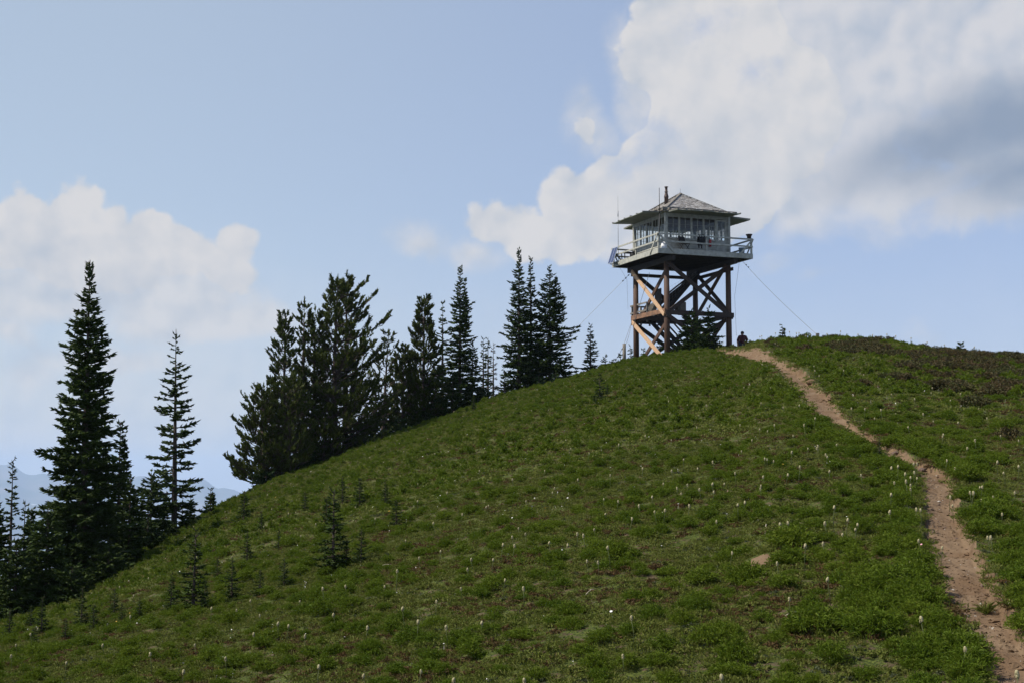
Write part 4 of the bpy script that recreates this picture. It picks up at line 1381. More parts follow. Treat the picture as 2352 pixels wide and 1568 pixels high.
# rail with blocks along each eave, standing just above the open shutters
for s in range(4):
    def Q(u, h, z, s=s):
        return ((u, -h, z), (h, u, z), (-u, h, z), (-h, -u, z))[s]
    m = B()
    h = EV + 0.09
    m.bar(Q(-EV * 0.86, h, ZE + 0.17), Q(EV * 1.04, h, ZE + 0.17), 0.05, 0.045)
    m.bar(Q(-EV * 0.86, h, ZE + 0.02), Q(EV * 1.04, h, ZE + 0.02), 0.05, 0.05)
    for k in range(9):
        u = -EV * 0.84 + (EV * 1.86) * k / 8
        m.bar(Q(u, h - 0.30, ZE + 0.12), Q(u, h + 0.03, ZE + 0.09), 0.09 if k % 2 else 0.13, 0.16)
    m.build('eave_rail', 'grey_wood', roof)
# stove pipe
m = B().lathe(-1.17, -0.40, [(0.125, 9.0), (0.125, 9.65), (0.15, 9.66), (0.14, 9.70), (0.085, 9.93), (0.08, 9.98), (0.12, 9.985), (0.12, 10.0), (0.078, 10.01),
                             (0.078, 10.27), (0.125, 10.29), (0.125, 10.31), (0.02, 10.34)], 18)
m.build('stove_pipe', 'rust_metal', tower)
B().tube([(0, 0, ZA), (0, 0, ZA + 0.34)], 0.012, 6).build('finial', 'grey_metal', tower)
m = B().tube([(-2.82, 2.96, DTp + 0.0), (-2.82, 2.96, 9.25)], 0.016, 6)
m.tube([(-2.82, 2.96, 9.1), (-2.82, 2.96, 10.25)], 0.009, 6)
m.tube([(-2.82, 2.96, 8.95), (-2.82, 2.96, 9.3)], 0.03, 8)
m.build('antenna', 'grey_metal', tower)
m = B().tube([(-2.98, -3.02, DTp + 0.35), (-2.98, -3.02, 8.1)], 0.024, 8)
m.tube([(-2.98, -3.02, 8.1), (-2.98, -3.02, 9.62)], 0.019, 8)
m.build('antenna', 'black_metal', tower)
# solar panel hung outside the left rail
yc0, yc1 = 2.22, 2.98
tp_, bt_ = Vector((-3.19, 0, 6.92)), Vector((-3.52, 0, 5.93))
m = B()
def sp(y, t, o=0.0):
    p = tp_ + (bt_ - tp_) * t
    nrm = Vector((-(tp_ - bt_).z, 0, (tp_ - bt_).x)).normalized()
    return Vector((p.x, y, p.z)) + nrm * o
for (a, b) in ((sp(yc0, 0), sp(yc1, 0)), (sp(yc0, 1), sp(yc1, 1)), (sp(yc0, 0), sp(yc0, 1)), (sp(yc1, 0), sp(yc1, 1)), (sp((yc0 + yc1) / 2, 0), sp((yc0 + yc1) / 2, 1))):
    m.bar(a, b, 0.035, 0.035)
fr_ = m.build('solar_panel', 'aluminium', tower)
m = B()
for (y0, y1) in ((yc0 + 0.02, (yc0 + yc1) / 2 - 0.02), ((yc0 + yc1) / 2 + 0.02, yc1 - 0.02)):
    a = [sp(y0, 0.02, 0.008), sp(y1, 0.02, 0.008), sp(y1, 0.98, 0.008), sp(y0, 0.98, 0.008)]
    b = [sp(y0, 0.02, -0.008), sp(y1, 0.02, -0.008), sp(y1, 0.98, -0.008), sp(y0, 0.98, -0.008)]
    m.add(a + b, [(0, 1, 2, 3), (7, 6, 5, 4), (0, 4, 5, 1), (1, 5, 6, 2), (2, 6, 7, 3), (3, 7, 4, 0)])
m.build('solar_cells', 'solar_blue', fr_)
m = B()
for y in (yc0 + 0.1, yc1 - 0.1):
    m.bar((-3.15, y, 5.95), (-3.50, y, 5.97), 0.03, 0.03)
    m.bar((-3.15, y, 5.82), (-3.50, y, 5.95), 0.03, 0.03)
m.build('bracket', 'black_metal', fr_)

# ---- things on the catwalk and in the cab
def thing(name, lab, cat_, x, y, z, rz=0.0, group=None):
    p = loc(x, y, z)
    o = empty(name, p, TH + rz)
    return tag(o, lab, cat_, group)
t = thing('camp_chair', 'black folding chair on the catwalk in front of the second window', 'chair', -1.15, -2.62, DTp + 0.02, 0.2)
B().box(-0.25, 0.25, -0.22, 0.22, 0.40, 0.44).build('seat', 'black_cloth', t, 0.01)
B().bar((0, 0.22, 0.42), (0, 0.30, 0.88), 0.50, 0.03, up=(0, 1, 0)).build('backrest', 'black_cloth', t)
for sx in (-1, 1):
    B().bar((sx * 0.24, -0.2, 0), (sx * 0.24, 0.2, 0.42), 0.025, 0.025).build('leg', 'black_metal', t)
    B().bar((sx * 0.24, 0.2, 0), (sx * 0.24, -0.2, 0.42), 0.025, 0.025).build('leg', 'black_metal', t)
t = thing('jacket', 'black jacket draped over the catwalk rail near the middle post', 'jacket', -0.28, -3.02, DTp + 0.14)
t.scale = (0.8, 0.9, 0.85)
v = []
for k in range(9):
    u = -0.24 + 0.48 * k / 8
    w_ = 0.03 * math.sin(k * 1.9)
    for (o, z) in ((0.16, 0.22), (0.13 + w_, 0.6), (0.05, 0.93), (-0.06, 0.975), (-0.16, 0.93), (-0.19 - w_, 0.62), (-0.18, 0.34 + 0.1 * (k % 2))):
        v.append((u * (1.0 if z > 0.5 else 0.82) + 0.04 * (0.9 - z), o, z))
f = []
for k in range(8):
    for i in range(6):
        f.append((k * 7 + i, k * 7 + i + 1, (k + 1) * 7 + i + 1, (k + 1) * 7 + i))
mb = MB(); mb.add(v, f, True)
o = mb.build('body', 'black_cloth', t)
so_ = o.modifiers.new('thick', 'SOLIDIFY'); so_.thickness = 0.025
m = B()
m.tube([(-0.12, 0.02, 0.5), (-0.13, 0.06, 0.25), (-0.10, 0.08, 0.04)], [0.06, 0.055, 0.05], 8)
m.tube([(0.10, 0.02, 0.5), (0.09, 0.05, 0.25), (0.11, 0.07, 0.02)], [0.06, 0.055, 0.05], 8)
m.build('sleeve', 'black_cloth', t)
t = thing('fire_extinguisher', 'red fire extinguisher on the catwalk by the door', 'fire extinguisher', 0.78, -2.26, DTp + 0.42)
B().lathe(0, 0, [(0.02, 0), (0.075, 0.01), (0.075, 0.36), (0.05, 0.42), (0.02, 0.44)], 14).build('body', 'red_enamel', t)
B().box(-0.06, 0.03, -0.015, 0.015, 0.44, 0.50).build('valve', 'black_metal', t)
t = thing('water_jug', 'shiny clear water jug at the front corner of the catwalk', 'water jug', -2.62, -2.86, DTp + 0.02)
B().lathe(0, 0, [(0.16, 0), (0.17, 0.03), (0.17, 0.27), (0.13, 0.36), (0.05, 0.40), (0.05, 0.44)], 18).build('body', 'white_plastic', t)
B().lathe(0, 0, [(0.055, 0.44), (0.055, 0.47)], 12).build('cap', 'blue_plastic', t)
t = thing('bucket', 'pale blue bucket on the catwalk at the right corner', 'bucket', 2.72, -2.6, DTp + 0.02)
B().lathe(0, 0, [(0.15, 0), (0.19, 0.36), (0.20, 0.37), (0.20, 0.39)], 18).build('body', 'blue_plastic', t)
B().tube([(0.2 * math.cos(a_), 0, 0.37 + 0.12 * math.sin(a_)) for a_ in np.linspace(0, math.pi, 9)], 0.006, 5).build('handle', 'grey_metal', t)
t = thing('planter', 'dark round pot set on top of the right corner rail post', 'pot', 2.98, -3.04, DTp + 0.93)
B().lathe(0, 0, [(0.12, 0), (0.14, 0.14), (0.19, 0.20), (0.20, 0.25), (0.17, 0.25)], 18).build('body', 'rust_metal', t)
t = thing('side_table', 'small dark table on the catwalk at the left corner', 'table', -2.62, 2.05, DTp + 0.02)
B().box(-0.35, 0.35, -0.28, 0.28, 0.46, 0.50).build('tabletop', 'dark_timber', t)
for sx in (-1, 1):
    for sy in (-1, 1):
        B().bar((sx * 0.28, sy * 0.2, 0), (sx * 0.3, sy * 0.22, 0.46), 0.05, 0.05).build('leg', 'dark_timber', t)
t = thing('backpack', 'dark backpack sitting on the catwalk by the left corner table', 'backpack', -2.62, 1.15, DTp + 0.02)
B().tube([(0, 0, 0), (0, 0, 0.10), (0, 0, 0.34), (0, 0, 0.48)], [0.13, 0.19, 0.17, 0.06], 12).build('body', 'black_cloth', t)
B().tube([(-0.15, 0, 0.1), (-0.15, 0, 0.28)], [0.06, 0.05], 8).build('pocket', 'black_cloth', t)
t = thing('instrument_stand', 'map stand with a round sighting table in the middle of the cab', 'map stand', 0.0, 0.1, DTp + 0.06)
B().box(-0.28, 0.28, -0.28, 0.28, 0, 0.78).build('cabinet', 'paint', t, 0.01)
B().lathe(0, 0, [(0.30, 0.80), (0.32, 0.81), (0.32, 0.84), (0.05, 0.85), (0.05, 0.95)], 20).build('sighting_table', 'rust_metal', t)
t = thing('wood_stove', 'black iron stove inside the cab under the stove pipe', 'stove', -1.17, -0.40, DTp + 0.06)
B().box(-0.24, 0.24, -0.3, 0.3, 0.18, 0.66).build('firebox', 'black_metal', t, 0.01)
for sx in (-1, 1):
    for sy in (-1, 1):
        B().box(sx * 0.2 - 0.02, sx * 0.2 + 0.02, sy * 0.26 - 0.02, sy * 0.26 + 0.02, 0, 0.18).build('leg', 'black_metal', t)
B().tube([(0, 0, 0.66), (0, 0, 2.2)], 0.07, 12).build('flue', 'black_metal', t)
t = thing('bed', 'low wooden bed against the back wall inside the cab', 'bed', 1.0, 1.45, DTp + 0.06)
B().box(-0.95, 0.95, -0.4, 0.4, 0.1, 0.36).build('bed_frame', 'inner_wood', t)
B().box(-0.93, 0.93, -0.38, 0.38, 0.365, 0.5).build('mattress', 'navy_cloth', t, 0.03)
t = thing('desk', 'wooden desk under the left windows inside the cab', 'desk', -1.6, 0.95, DTp + 0.06)
B().box(-0.3, 0.3, -0.6, 0.6, 0.70, 0.74).build('desktop', 'inner_wood', t)
for sx in (-1, 1):
    for sy in (-1, 1):
        B().box(sx * 0.26 - 0.03, sx * 0.26 + 0.03, sy * 0.55 - 0.03, sy * 0.55 + 0.03, 0, 0.69).build('leg', 'inner_wood', t)
t = thing('desk_chair', 'dark wooden chair seen through the left windows of the cab', 'chair', -0.95, 1.0, DTp + 0.06, 0.4)
B().box(-0.2, 0.2, -0.2, 0.2, 0.43, 0.47).build('seat', 'dark_timber', t)
B().box(0.17, 0.20, -0.2, 0.2, 0.5, 1.05).build('backrest', 'dark_timber', t)
for sx in (-1, 1):
    for sy in (-1, 1):
        B().box(sx * 0.17 - 0.02, sx * 0.17 + 0.02, sy * 0.17 - 0.02, sy * 0.17 + 0.02, 0, 0.42).build('leg', 'dark_timber', t)

# ---- guy wires, posts
def wire(name, lab, pts, r=0.008, beads=(), m='grey_metal', sag=0.0, br=0.035):
    mb = MB()
    P_ = []
    for i in range(len(pts) - 1):
        a, b = Vector(pts[i]), Vector(pts[i + 1])
        for k in range(8 if i < len(pts) - 2 else 9):
            t = k / 8
            q = a.lerp(b, t); q.z -= sag * 4 * t * (1 - t)
            P_.append(q)
    mb.tube(P_, r, 5)
    o = mb.build(name, m)
    tag(o, lab, 'wire')
    if beads:
        a, b = Vector(pts[0]), Vector(pts[-1])
        d = (b - a).normalized()
        for t in beads:
            q = a.lerp(b, t)
            MB().tube([q - d * 0.06, q - d * 0.03, q + d * 0.03, q + d * 0.06], [0.012, br, br, 0.012], 8).build('insulator', 'black_metal', o)
    return o
def pxp(px, py, d):
    u, e = ray(px, py)
    return Vector((u * d, d, e * d))
lt = loc(-2.3, 2.25, 5.35)
gpt = hit(1262, 888, ground_z)
wire('guy_wire', 'thin cable running from the tower down to the left behind the double-tipped fir', [lt, (pxp(1300, 778, 89) + (pxp(1300, 778, 89) - lt) * 0.45)], 0.011, (0.025, 0.055, 0.085))
rt = loc(2.95, -2.3, 5.7)
ax, ay = ray(1877, 776)[0] * 66, 66
az_ = gz(ax, ay)
wire('guy_wire', 'thin cable running down right from the tower to a short post', [rt, (ax, ay, az_ + 0.30)], 0.011, (0.06, 0.10), sag=0.12)
o = MB().bar((ax, ay, az_ - 0.3), (ax + 0.02, ay, az_ + 0.36), 0.14, 0.14, up=(1, 0, 0)).build('anchor_post', 'grey_wood')
tag(o, 'short grey wooden stub on the mound where the right cable ends', 'post')
lx, ly = ray(1434, 831)[0] * 86.5, 86.5
lz = gz(lx, ly)
ztop = ray(1434, 789)[1] * 86.5
o = MB().tube([(lx, ly, lz - 0.3), (lx, ly, ztop)], [0.115, 0.10], 10).build('wire_post', 'grey_wood')
tag(o, 'weathered grey round post just left of the tower legs', 'post')
tl = loc(-2.3, 2.2, 2.3)
gx_, gy_ = hit(1408, 838, ground_z)
g2 = Vector((gx_, gy_, gz(gx_, gy_)))
wire('guy_wire', 'upper of two cables from the tower leg over the grey post', [tl, (lx, ly, ztop + 0.02)], 0.012)
wire('guy_wire', 'slack cable hanging below the upper one between tower leg and grey post', [tl, (lx + 0.1, ly, ztop - 0.02)], 0.012, sag=0.16)
wire('guy_wire', 'dark clamped cable from the grey post down to the ground', [(lx, ly, ztop - 0.1), g2], 0.014, (0.2, 0.45, 0.6, 0.75, 0.86), m='black_metal')
wire('guy_wire', 'cable crossing the left face of the tower from its front leg to the left leg', [loc(-2.35, -0.4, 5.0), loc(-2.36, 1.9, 1.95)], 0.014)
wire('lightning_wire', 'thin wire hanging down beside the right leg of the tower', [loc(2.75, -2.25, 5.7), loc(2.42, -2.2, 3.6), loc(2.5, -2.2, 1.2)], 0.008, sag=0.05)
wire('lightning_wire', 'thin wire hanging down beside the left leg of the tower', [loc(-2.9, 2.6, 5.7), loc(-2.55, 2.3, 4.9), loc(-2.5, 2.3, 3.1)], 0.007)

# ---- person sitting at the top of the path, back to the camera
def person():
    d_ = 86.0
    px0, py0 = 1705.5, 800.5
    u, e = ray(px0, py0)
    z = max(gz(u * d_, d_), e * d_)
    root = empty('person', (u * d_, d_, z + 0.16), 0)
    root.scale = (1.08, 1.08, 1.08)
    tag(root, 'person in a dark maroon jacket sitting at the top of the path, back turned', 'person')
    J = {'pelvis': (0, 0, 0.10), 'belly': (0, -0.03, 0.27), 'chest': (0.01, 0.02, 0.46), 'neck': (0.01, 0.07, 0.585), 'head0': (0.015, 0.11, 0.655), 'head1': (0.015, 0.12, 0.755),
         'shl': (-0.17, 0.04, 0.50), 'ell': (-0.27, 0.06, 0.25), 'wrl': (-0.235, 0.02, 0.06), 'shr': (0.19, 0.04, 0.50), 'elr': (0.30, 0.16, 0.30), 'wrr': (0.20, 0.36, 0.27),
         'hpl': (-0.10, 0.04, 0.09), 'knl': (-0.17, 0.42, 0.36), 'anl': (-0.15, 0.72, 0.02), 'tol': (-0.15, 0.86, -0.02),
         'hpr': (0.10, 0.04, 0.09), 'knr': (0.16, 0.43, 0.34), 'anr': (0.15, 0.74, 0.02), 'tor': (0.15, 0.88, -0.02)}
    Rd = {'pelvis': 0.15, 'belly': 0.13, 'chest': 0.155, 'neck': 0.06, 'head0': 0.085, 'head1': 0.088, 'shl': 0.075, 'ell': 0.052, 'wrl': 0.034, 'shr': 0.075, 'elr': 0.052, 'wrr': 0.034,
          'hpl': 0.095, 'knl': 0.068, 'anl': 0.042, 'tol': 0.032, 'hpr': 0.095, 'knr': 0.068, 'anr': 0.042, 'tor': 0.032}
    E = [('pelvis', 'belly'), ('belly', 'chest'), ('chest', 'neck'), ('neck', 'head0'), ('head0', 'head1'), ('chest', 'shl'), ('shl', 'ell'), ('ell', 'wrl'), ('chest', 'shr'), ('shr', 'elr'),
         ('elr', 'wrr'), ('pelvis', 'hpl'), ('hpl', 'knl'), ('knl', 'anl'), ('anl', 'tol'), ('pelvis', 'hpr'), ('hpr', 'knr'), ('knr', 'anr'), ('anr', 'tor')]
    def skin(name, keys, edges, grow, m, rootk, lv=2, extra=None):
        ks = list(keys)
        pts = [J[k] for k in ks]; rs = [Rd[k] + grow for k in ks]
        ed = [(ks.index(a), ks.index(b)) for a, b in edges]
        if extra:
            for (par, chain, rads) in extra:
                prev = ks.index(par)
                for p, r in zip(chain, rads):
                    pts.append(p); rs.append(r); ed.append((prev, len(pts) - 1)); prev = len(pts) - 1
        me = bpy.data.meshes.new(name)
        me.from_pydata(pts, ed, [])
        me.materials.append(MATS[m])
        o = bpy.data.objects.new(name, me)
        o.parent = root
        COL.objects.link(o)
        sk = o.modifiers.new('skin', 'SKIN')
        if not me.skin_vertices:
            bpy.context.view_layer.objects.active = o
            me.attributes.new('skin', 'FLOAT', 'POINT') if False else None
        bpy.context.view_layer.update()
        try:
            layer = me.skin_vertices[0].data
        except Exception:
            with bpy.context.temp_override(object=o, active_object=o):
                bpy.ops.mesh.customdata_skin_add()
            layer = me.skin_vertices[0].data
        for i, r in enumerate(rs):
            layer[i].radius = (r, r)
        layer[ks.index(rootk)].use_root = True
        sb = o.modifiers.new('sub', 'SUBSURF'); sb.levels = lv; sb.render_levels = lv
        for p_ in me.polygons: p_.use_smooth = True
        return o
    def fingers(w, dirn, side):
        w = Vector(w); dirn = Vector(dirn).normalized(); side = Vector(side).normalized()
        palm = w + dirn * 0.07
        out = []
        for k, (off, ln) in enumerate(((-0.027, 0.062), (-0.009, 0.074), (0.009, 0.070), (0.027, 0.056))):
            b = palm + side * off
            out.append((tuple(b), tuple(b + dirn * ln * 0.5 + Vector((0, 0, -0.004))), tuple(b + dirn * ln + Vector((0, 0, -0.018)))))
        th = w + dirn * 0.03 - side * 0.02
        thumb = (tuple(th - side * 0.02 + dirn * 0.01), tuple(th - side * 0.045 + dirn * 0.04))
        return tuple(palm), out, thumb
    ex = []
    for key, dr, sd in (('wrl', (0.1, 0.35, -0.25), (1, 0, 0)), ('wrr', (-0.4, 0.5, -0.1), (0, 0, 1))):
        palm, fs, th = fingers(J[key], dr, sd)
        ex.append((key, [palm], [0.030]))
        for f_ in fs:
            ex.append((key, list(f_), [0.010, 0.009, 0.008]))
        ex.append((key, list(th), [0.012, 0.009]))
    skin('body', J.keys(), E, 0.0, 'skin', 'pelvis', 2, ex)
    up = ['pelvis', 'belly', 'chest', 'neck', 'shl', 'ell', 'shr', 'elr']
    j = skin('jacket', up, [e for e in E if e[0] in up and e[1] in up], 0.022, 'maroon_cloth', 'pelvis')
    legs = ['pelvis', 'hpl', 'knl', 'hpr', 'knr']
    skin('shorts', legs, [e for e in E if e[0] in legs and e[1] in legs], 0.020, 'navy_cloth', 'pelvis')
    # hair: a cap over the back and top of the head; face features on the far side
    me = MB()
    c = Vector((0.015, 0.115, 0.715)); n1, n2 = 14, 9
    vs = []
    for i in range(n2):
        ph = math.pi * 0.62 * i / (n2 - 1)
        for k in range(n1):
            t = 2 * math.pi * k / n1
            vs.append((c.x + 0.098 * math.sin(ph) * math.cos(t), c.y - 0.02 + 0.108 * math.sin(ph) * math.sin(t) - 0.05 * (i / n2), c.z + 0.112 * math.cos(ph)))
    fs = [(i * n1 + k, (i + 1) * n1 + k, (i + 1) * n1 + (k + 1) % n1, i * n1 + (k + 1) % n1) for i in range(n2 - 1) for k in range(n1)]
    me.add(vs, fs, True)
    me.build('hair', 'hair', root)
person()
# ------------------------------------------------------------ ground vegetation
def blades(P, D, L, W, curl=0.25):
    """leaf blades: two quads-in-one (a bent triangle strip), 4 verts: base pair, mid pair -> tip"""
    D = D / np.maximum(np.linalg.norm(D, axis=1, keepdims=True), 1e-9)
    rd = rng.normal(0, 1, D.shape)
    A = np.cross(D, rd); A /= np.linalg.norm(A, axis=1, keepdims=True) + 1e-9
    m = len(P)
    mid = P + D * (L * 0.5)[:, None]
    tip = P + D * L[:, None] + np.array([0, 0, -1.0]) * (L * curl)[:, None]
    v = np.stack([P - A * (W * 0.25)[:, None], P + A * (W * 0.25)[:, None], mid + A * (W * 0.5)[:, None], tip, mid - A * (W * 0.5)[:, None]], 1).reshape(-1, 3)
    b = np.arange(m)[:, None] * 5
    return v, np.concatenate([b, b + 1, b + 2, b + 3, b + 4], 1)

def mound_proto(seed, n, rad, h, L, W):
    """feathery mound: stalks fan out of a crown and carry many fine leaflets"""
    global rng
    g = np.random.default_rng(seed)
    keep = rng; rng = g
    ns = max(10, n // 22)
    P = []; D = []
    a = g.uniform(0, 6.28, ns); t = np.sqrt(g.random(ns))
    for i in range(ns):
        rr_ = rad * t[i] * g.uniform(0.8, 1.15)
        hh = h * (1 - 0.55 * t[i] ** 2) * g.uniform(0.7, 1.2)
        ex, ey = math.cos(a[i]) * rr_, math.sin(a[i]) * rr_
        k = n // ns
        s = g.uniform(0.35, 1.0, k) ** 0.7
        x = ex * s ** 1.2; y = ey * s ** 1.2; z = hh * (1 - (1 - s) ** 1.6)
        P.append(np.stack([x, y, z], 1) + g.normal(0, rad * 0.07, (k, 3)) * np.array([1, 1, 0.5]))
        D.append(np.stack([np.full(k, ex), np.full(k, ey), np.full(k, hh * 0.6)], 1) / rad * 0.6 + g.normal(0, 0.55, (k, 3)) + np.array([0, 0, 0.25]))
    P = np.concatenate(P); D = np.concatenate(D)
    P[:, 2] = np.maximum(P[:, 2], 0.004)
    v, f = blades(P, D, L * g.uniform(0.6, 1.3, len(P)), W * g.uniform(0.7, 1.2, len(P)))
    rng = keep
    return v, f

def tuft_proto(seed, n, rad, L, W, up=1.0):
    global rng
    g = np.random.default_rng(seed)
    keep = rng; rng = g
    a = g.uniform(0, 6.28, n); t = rad * np.sqrt(g.random(n))
    P = np.stack([np.cos(a) * t, np.sin(a) * t, np.zeros(n) - 0.005], 1)
    D = np.stack([g.normal(0, 0.6, n), g.normal(0, 0.6, n), up * g.uniform(0.5, 1.2, n)], 1)
    v, f = blades(P, D, L * g.uniform(0.5, 1.3, n), W * g.uniform(0.7, 1.3, n))
    rng = keep
    return v, f

def protos(name, lst):
    c = bpy.data.collections.new(name)
    for i, (vf, m) in enumerate(lst):
        o = mesh_np('%s_%02d' % (name, i), vf[0], vf[1], m, None, link=False)
        c.objects.link(o)
    return c

def scatter(name, P, scl, idx, coll, label=None, rot=None, tilt=0.0):
    me = bpy.data.meshes.new(name)
    n = len(P)
    me.vertices.add(n)
    me.vertices.foreach_set('co', np.asarray(P, np.float32).reshape(-1))
    r = np.stack([rng.normal(0, tilt, n), rng.normal(0, tilt, n), rng.uniform(0, 6.28, n)], 1)
    a = me.attributes.new('rot', 'FLOAT_VECTOR', 'POINT'); a.data.foreach_set('vector', r.astype(np.float32).reshape(-1))
    a = me.attributes.new('scl', 'FLOAT_VECTOR', 'POINT'); a.data.foreach_set('vector', np.asarray(scl, np.float32).reshape(-1))
    a = me.attributes.new('idx', 'INT', 'POINT'); a.data.foreach_set('value', np.asarray(idx, np.int32))
    o = bpy.data.objects.new(name, me)
    COL.objects.link(o)
    ng = bpy.data.node_groups.new(name, 'GeometryNodeTree')
    ng.interface.new_socket('Geometry', in_out='INPUT', socket_type='NodeSocketGeometry')
    ng.interface.new_socket('Geometry', in_out='OUTPUT', socket_type='NodeSocketGeometry')
    gi = ng.nodes.new('NodeGroupInput'); go = ng.nodes.new('NodeGroupOutput')
    ci = ng.nodes.new('GeometryNodeCollectionInfo')
    ci.inputs['Collection'].default_value = coll
    ci.inputs['Separate Children'].default_value = True
    ci.inputs['Reset Children'].default_value = True
    ip = ng.nodes.new('GeometryNodeInstanceOnPoints')
    ip.inputs['Pick Instance'].default_value = True
    def attr(nm, dt):
        x = ng.nodes.new('GeometryNodeInputNamedAttribute')
        x.data_type = dt
        x.inputs['Name'].default_value = nm
        return x.outputs[0]
    e2r = ng.nodes.new('FunctionNodeEulerToRotation')
    ng.links.new(attr('rot', 'FLOAT_VECTOR'), e2r.inputs[0])
    ng.links.new(gi.outputs[0], ip.inputs['Points'])
    ng.links.new(ci.outputs[0], ip.inputs['Instance'])
    ng.links.new(attr('idx', 'INT'), ip.inputs['Instance Index'])
    ng.links.new(e2r.outputs[0], ip.inputs['Rotation'])
    ng.links.new(attr('scl', 'FLOAT_VECTOR'), ip.inputs['Scale'])
    ng.links.new(ip.outputs[0], go.inputs[0])
    md = o.modifiers.new('scatter', 'NODES')
    md.node_group = ng
    tag(o, kind='stuff')
    if label: o['label'] = label
    return o

def points(dens, rmin, rmax, umax=0.50):
    """random ground points; dens(r) plants per square metre"""
    out = []
    edges = np.concatenate([np.arange(rmin, 30, 2.0), np.arange(30, rmax, 5.0), [rmax]])
    for r0, r1 in zip(edges[:-1], edges[1:]):
        A = umax * (r1 ** 2 - r0 ** 2) + 8.0 * (r1 - r0)
        n = int(A * dens((r0 + r1) / 2))
        r = np.sqrt(rng.uniform(r0 ** 2, r1 ** 2, n))
        u = rng.uniform(-umax, umax, n)
        out.append(np.stack([u / umax * (umax * r + 4.0), r], 1))
    return np.concatenate(out)

def px_of(x, y):
    z = base_z(x, y)
    return to_px(x, y, z)

def heath(x, y):
    """0..1 where the dark brown heather mat grows on the right-hand shoulder"""
    a, b = px_of(x, y)
    m = np.zeros_like(x)
    for (cx, cy, rx, ry) in [(1758, 806, 32, 16), (1960, 795, 75, 12), (2010, 812, 90, 10), (2110, 822, 110, 16), (2200, 840, 110, 18), (2290, 842, 100, 22),
                             (2150, 850, 70, 8), (2260, 880, 110, 16), (2180, 905, 70, 12), (2330, 915, 90, 22), (2240, 938, 60, 8), (2420, 860, 120, 40), (2560, 900, 140, 50)]:
        m = np.maximum(m, 1.25 - np.sqrt(((a - cx) / rx) ** 2 + ((b - cy) / ry) ** 2))
    return np.clip(m * 1.5 - 0.45 + fbm(x * 0.9, y * 0.5, 4, 61) * 4.0, 0, 1)

def off_path(P, k=1.0, pad=0.0):
    d, w, _ = path_d(P[:, 0], P[:, 1])
    return (np.abs(d) > w * k + pad)

def vis(P):        # drop what lies far behind the crest, out of sight
    u = P[:, 0] / P[:, 1]
    return P[:, 1] < np.interp(u, ug, DS) + 16

def bare_mask(P):
    x, y = hit(1747, 1290, ground_z)
    return ((P[:, 0] - x) / 0.17) ** 2 + ((P[:, 1] - y) / 0.35) ** 2 > 1.0

# -- mounds of feathery leaves
near = protos('mound_leaves', [(mound_proto(s, 1700, 0.20, 0.17, 0.040, 0.0068), 'mound') for s in range(5)])
fare = protos('mound_far', [(mound_proto(50 + s, 480, 0.19, 0.19, 0.060, 0.016), 'mound') for s in range(4)])
def jgrid(cell, y0, y1, umax):
    out = []
    gx = np.arange(-umax * y1 - 4, umax * y1 + 4, cell); gy = np.arange(y0, y1, cell)
    A, B_ = np.meshgrid(gx, gy)
    A[::2] += cell * 0.5
    A = (A + rng.uniform(-0.42, 0.42, A.shape) * cell).reshape(-1); B_ = (B_ + rng.uniform(-0.42, 0.42, B_.shape) * cell).reshape(-1)
    k = np.abs(A) < umax * B_ + 4.0
    return np.stack([A[k], B_[k]], 1)
P = jgrid(0.41, 6.0, 106, 0.46)
P = P[vis(P) & off_path(P, 1.12, 0.12) & bare_mask(P)]
dn = fbm(P[:, 0] * 1.1, P[:, 1] * 1.1, 3, 40)
hm = heath(P[:, 0], P[:, 1])
P = P[(dn + rng.normal(0, 0.13, len(P)) > -0.14) & (rng.random(len(P)) > hm * 0.85)]
# extra lush mounds beside the path
e_ = []
for k in range(430):
    i = rng.integers(12, len(PD) - 30)
    sd = rng.choice([-1, 1])
    o_ = PD[i, 2] * 1.15 + 0.17 + abs(rng.normal(0, 0.35))
    e_.append((PD[i, 0] + sd * o_, PD[i, 1] + rng.normal(0, 0.2)))
P = np.concatenate([P, np.array(e_)])
nz_ = len(e_)
s = np.clip(rng.normal(0.66, 0.20, len(P)), 0.32, 1.3); s[-nz_:] *= 1.1
Z = ground_z(P[:, 0], P[:, 1]) - 0.015
SC = np.stack([s, s, s * rng.uniform(0.8, 1.25, len(P)) * np.where(P[:, 1] > 34, 1.15, 1.0)], 1)
Q = np.column_stack([P, Z])
px__, py__ = to_px(P[:, 0], P[:, 1], Z)
ok_ = ~((np.abs(px__ - 1706) < 17) & (P[:, 1] > 72))
P, Z, SC, Q, s = P[ok_], Z[ok_], SC[ok_], Q[ok_], s[ok_]
nr = P[:, 1] < 34
# the largest mounds nearest the camera beside the path are plants of their own
u_p, _ = px_of(P[:, 0], P[:, 1])
scatter('leafy_mounds', Q[nr], SC[nr], rng.integers(0, 5, nr.sum()), near, 'low feathery bright green plant mounds covering the near slope', tilt=0.10)
scatter('leafy_mounds', Q[~nr], SC[~nr], rng.integers(0, 4, (~nr).sum()), fare, 'low green plant mounds covering the upper slope', tilt=0.10)

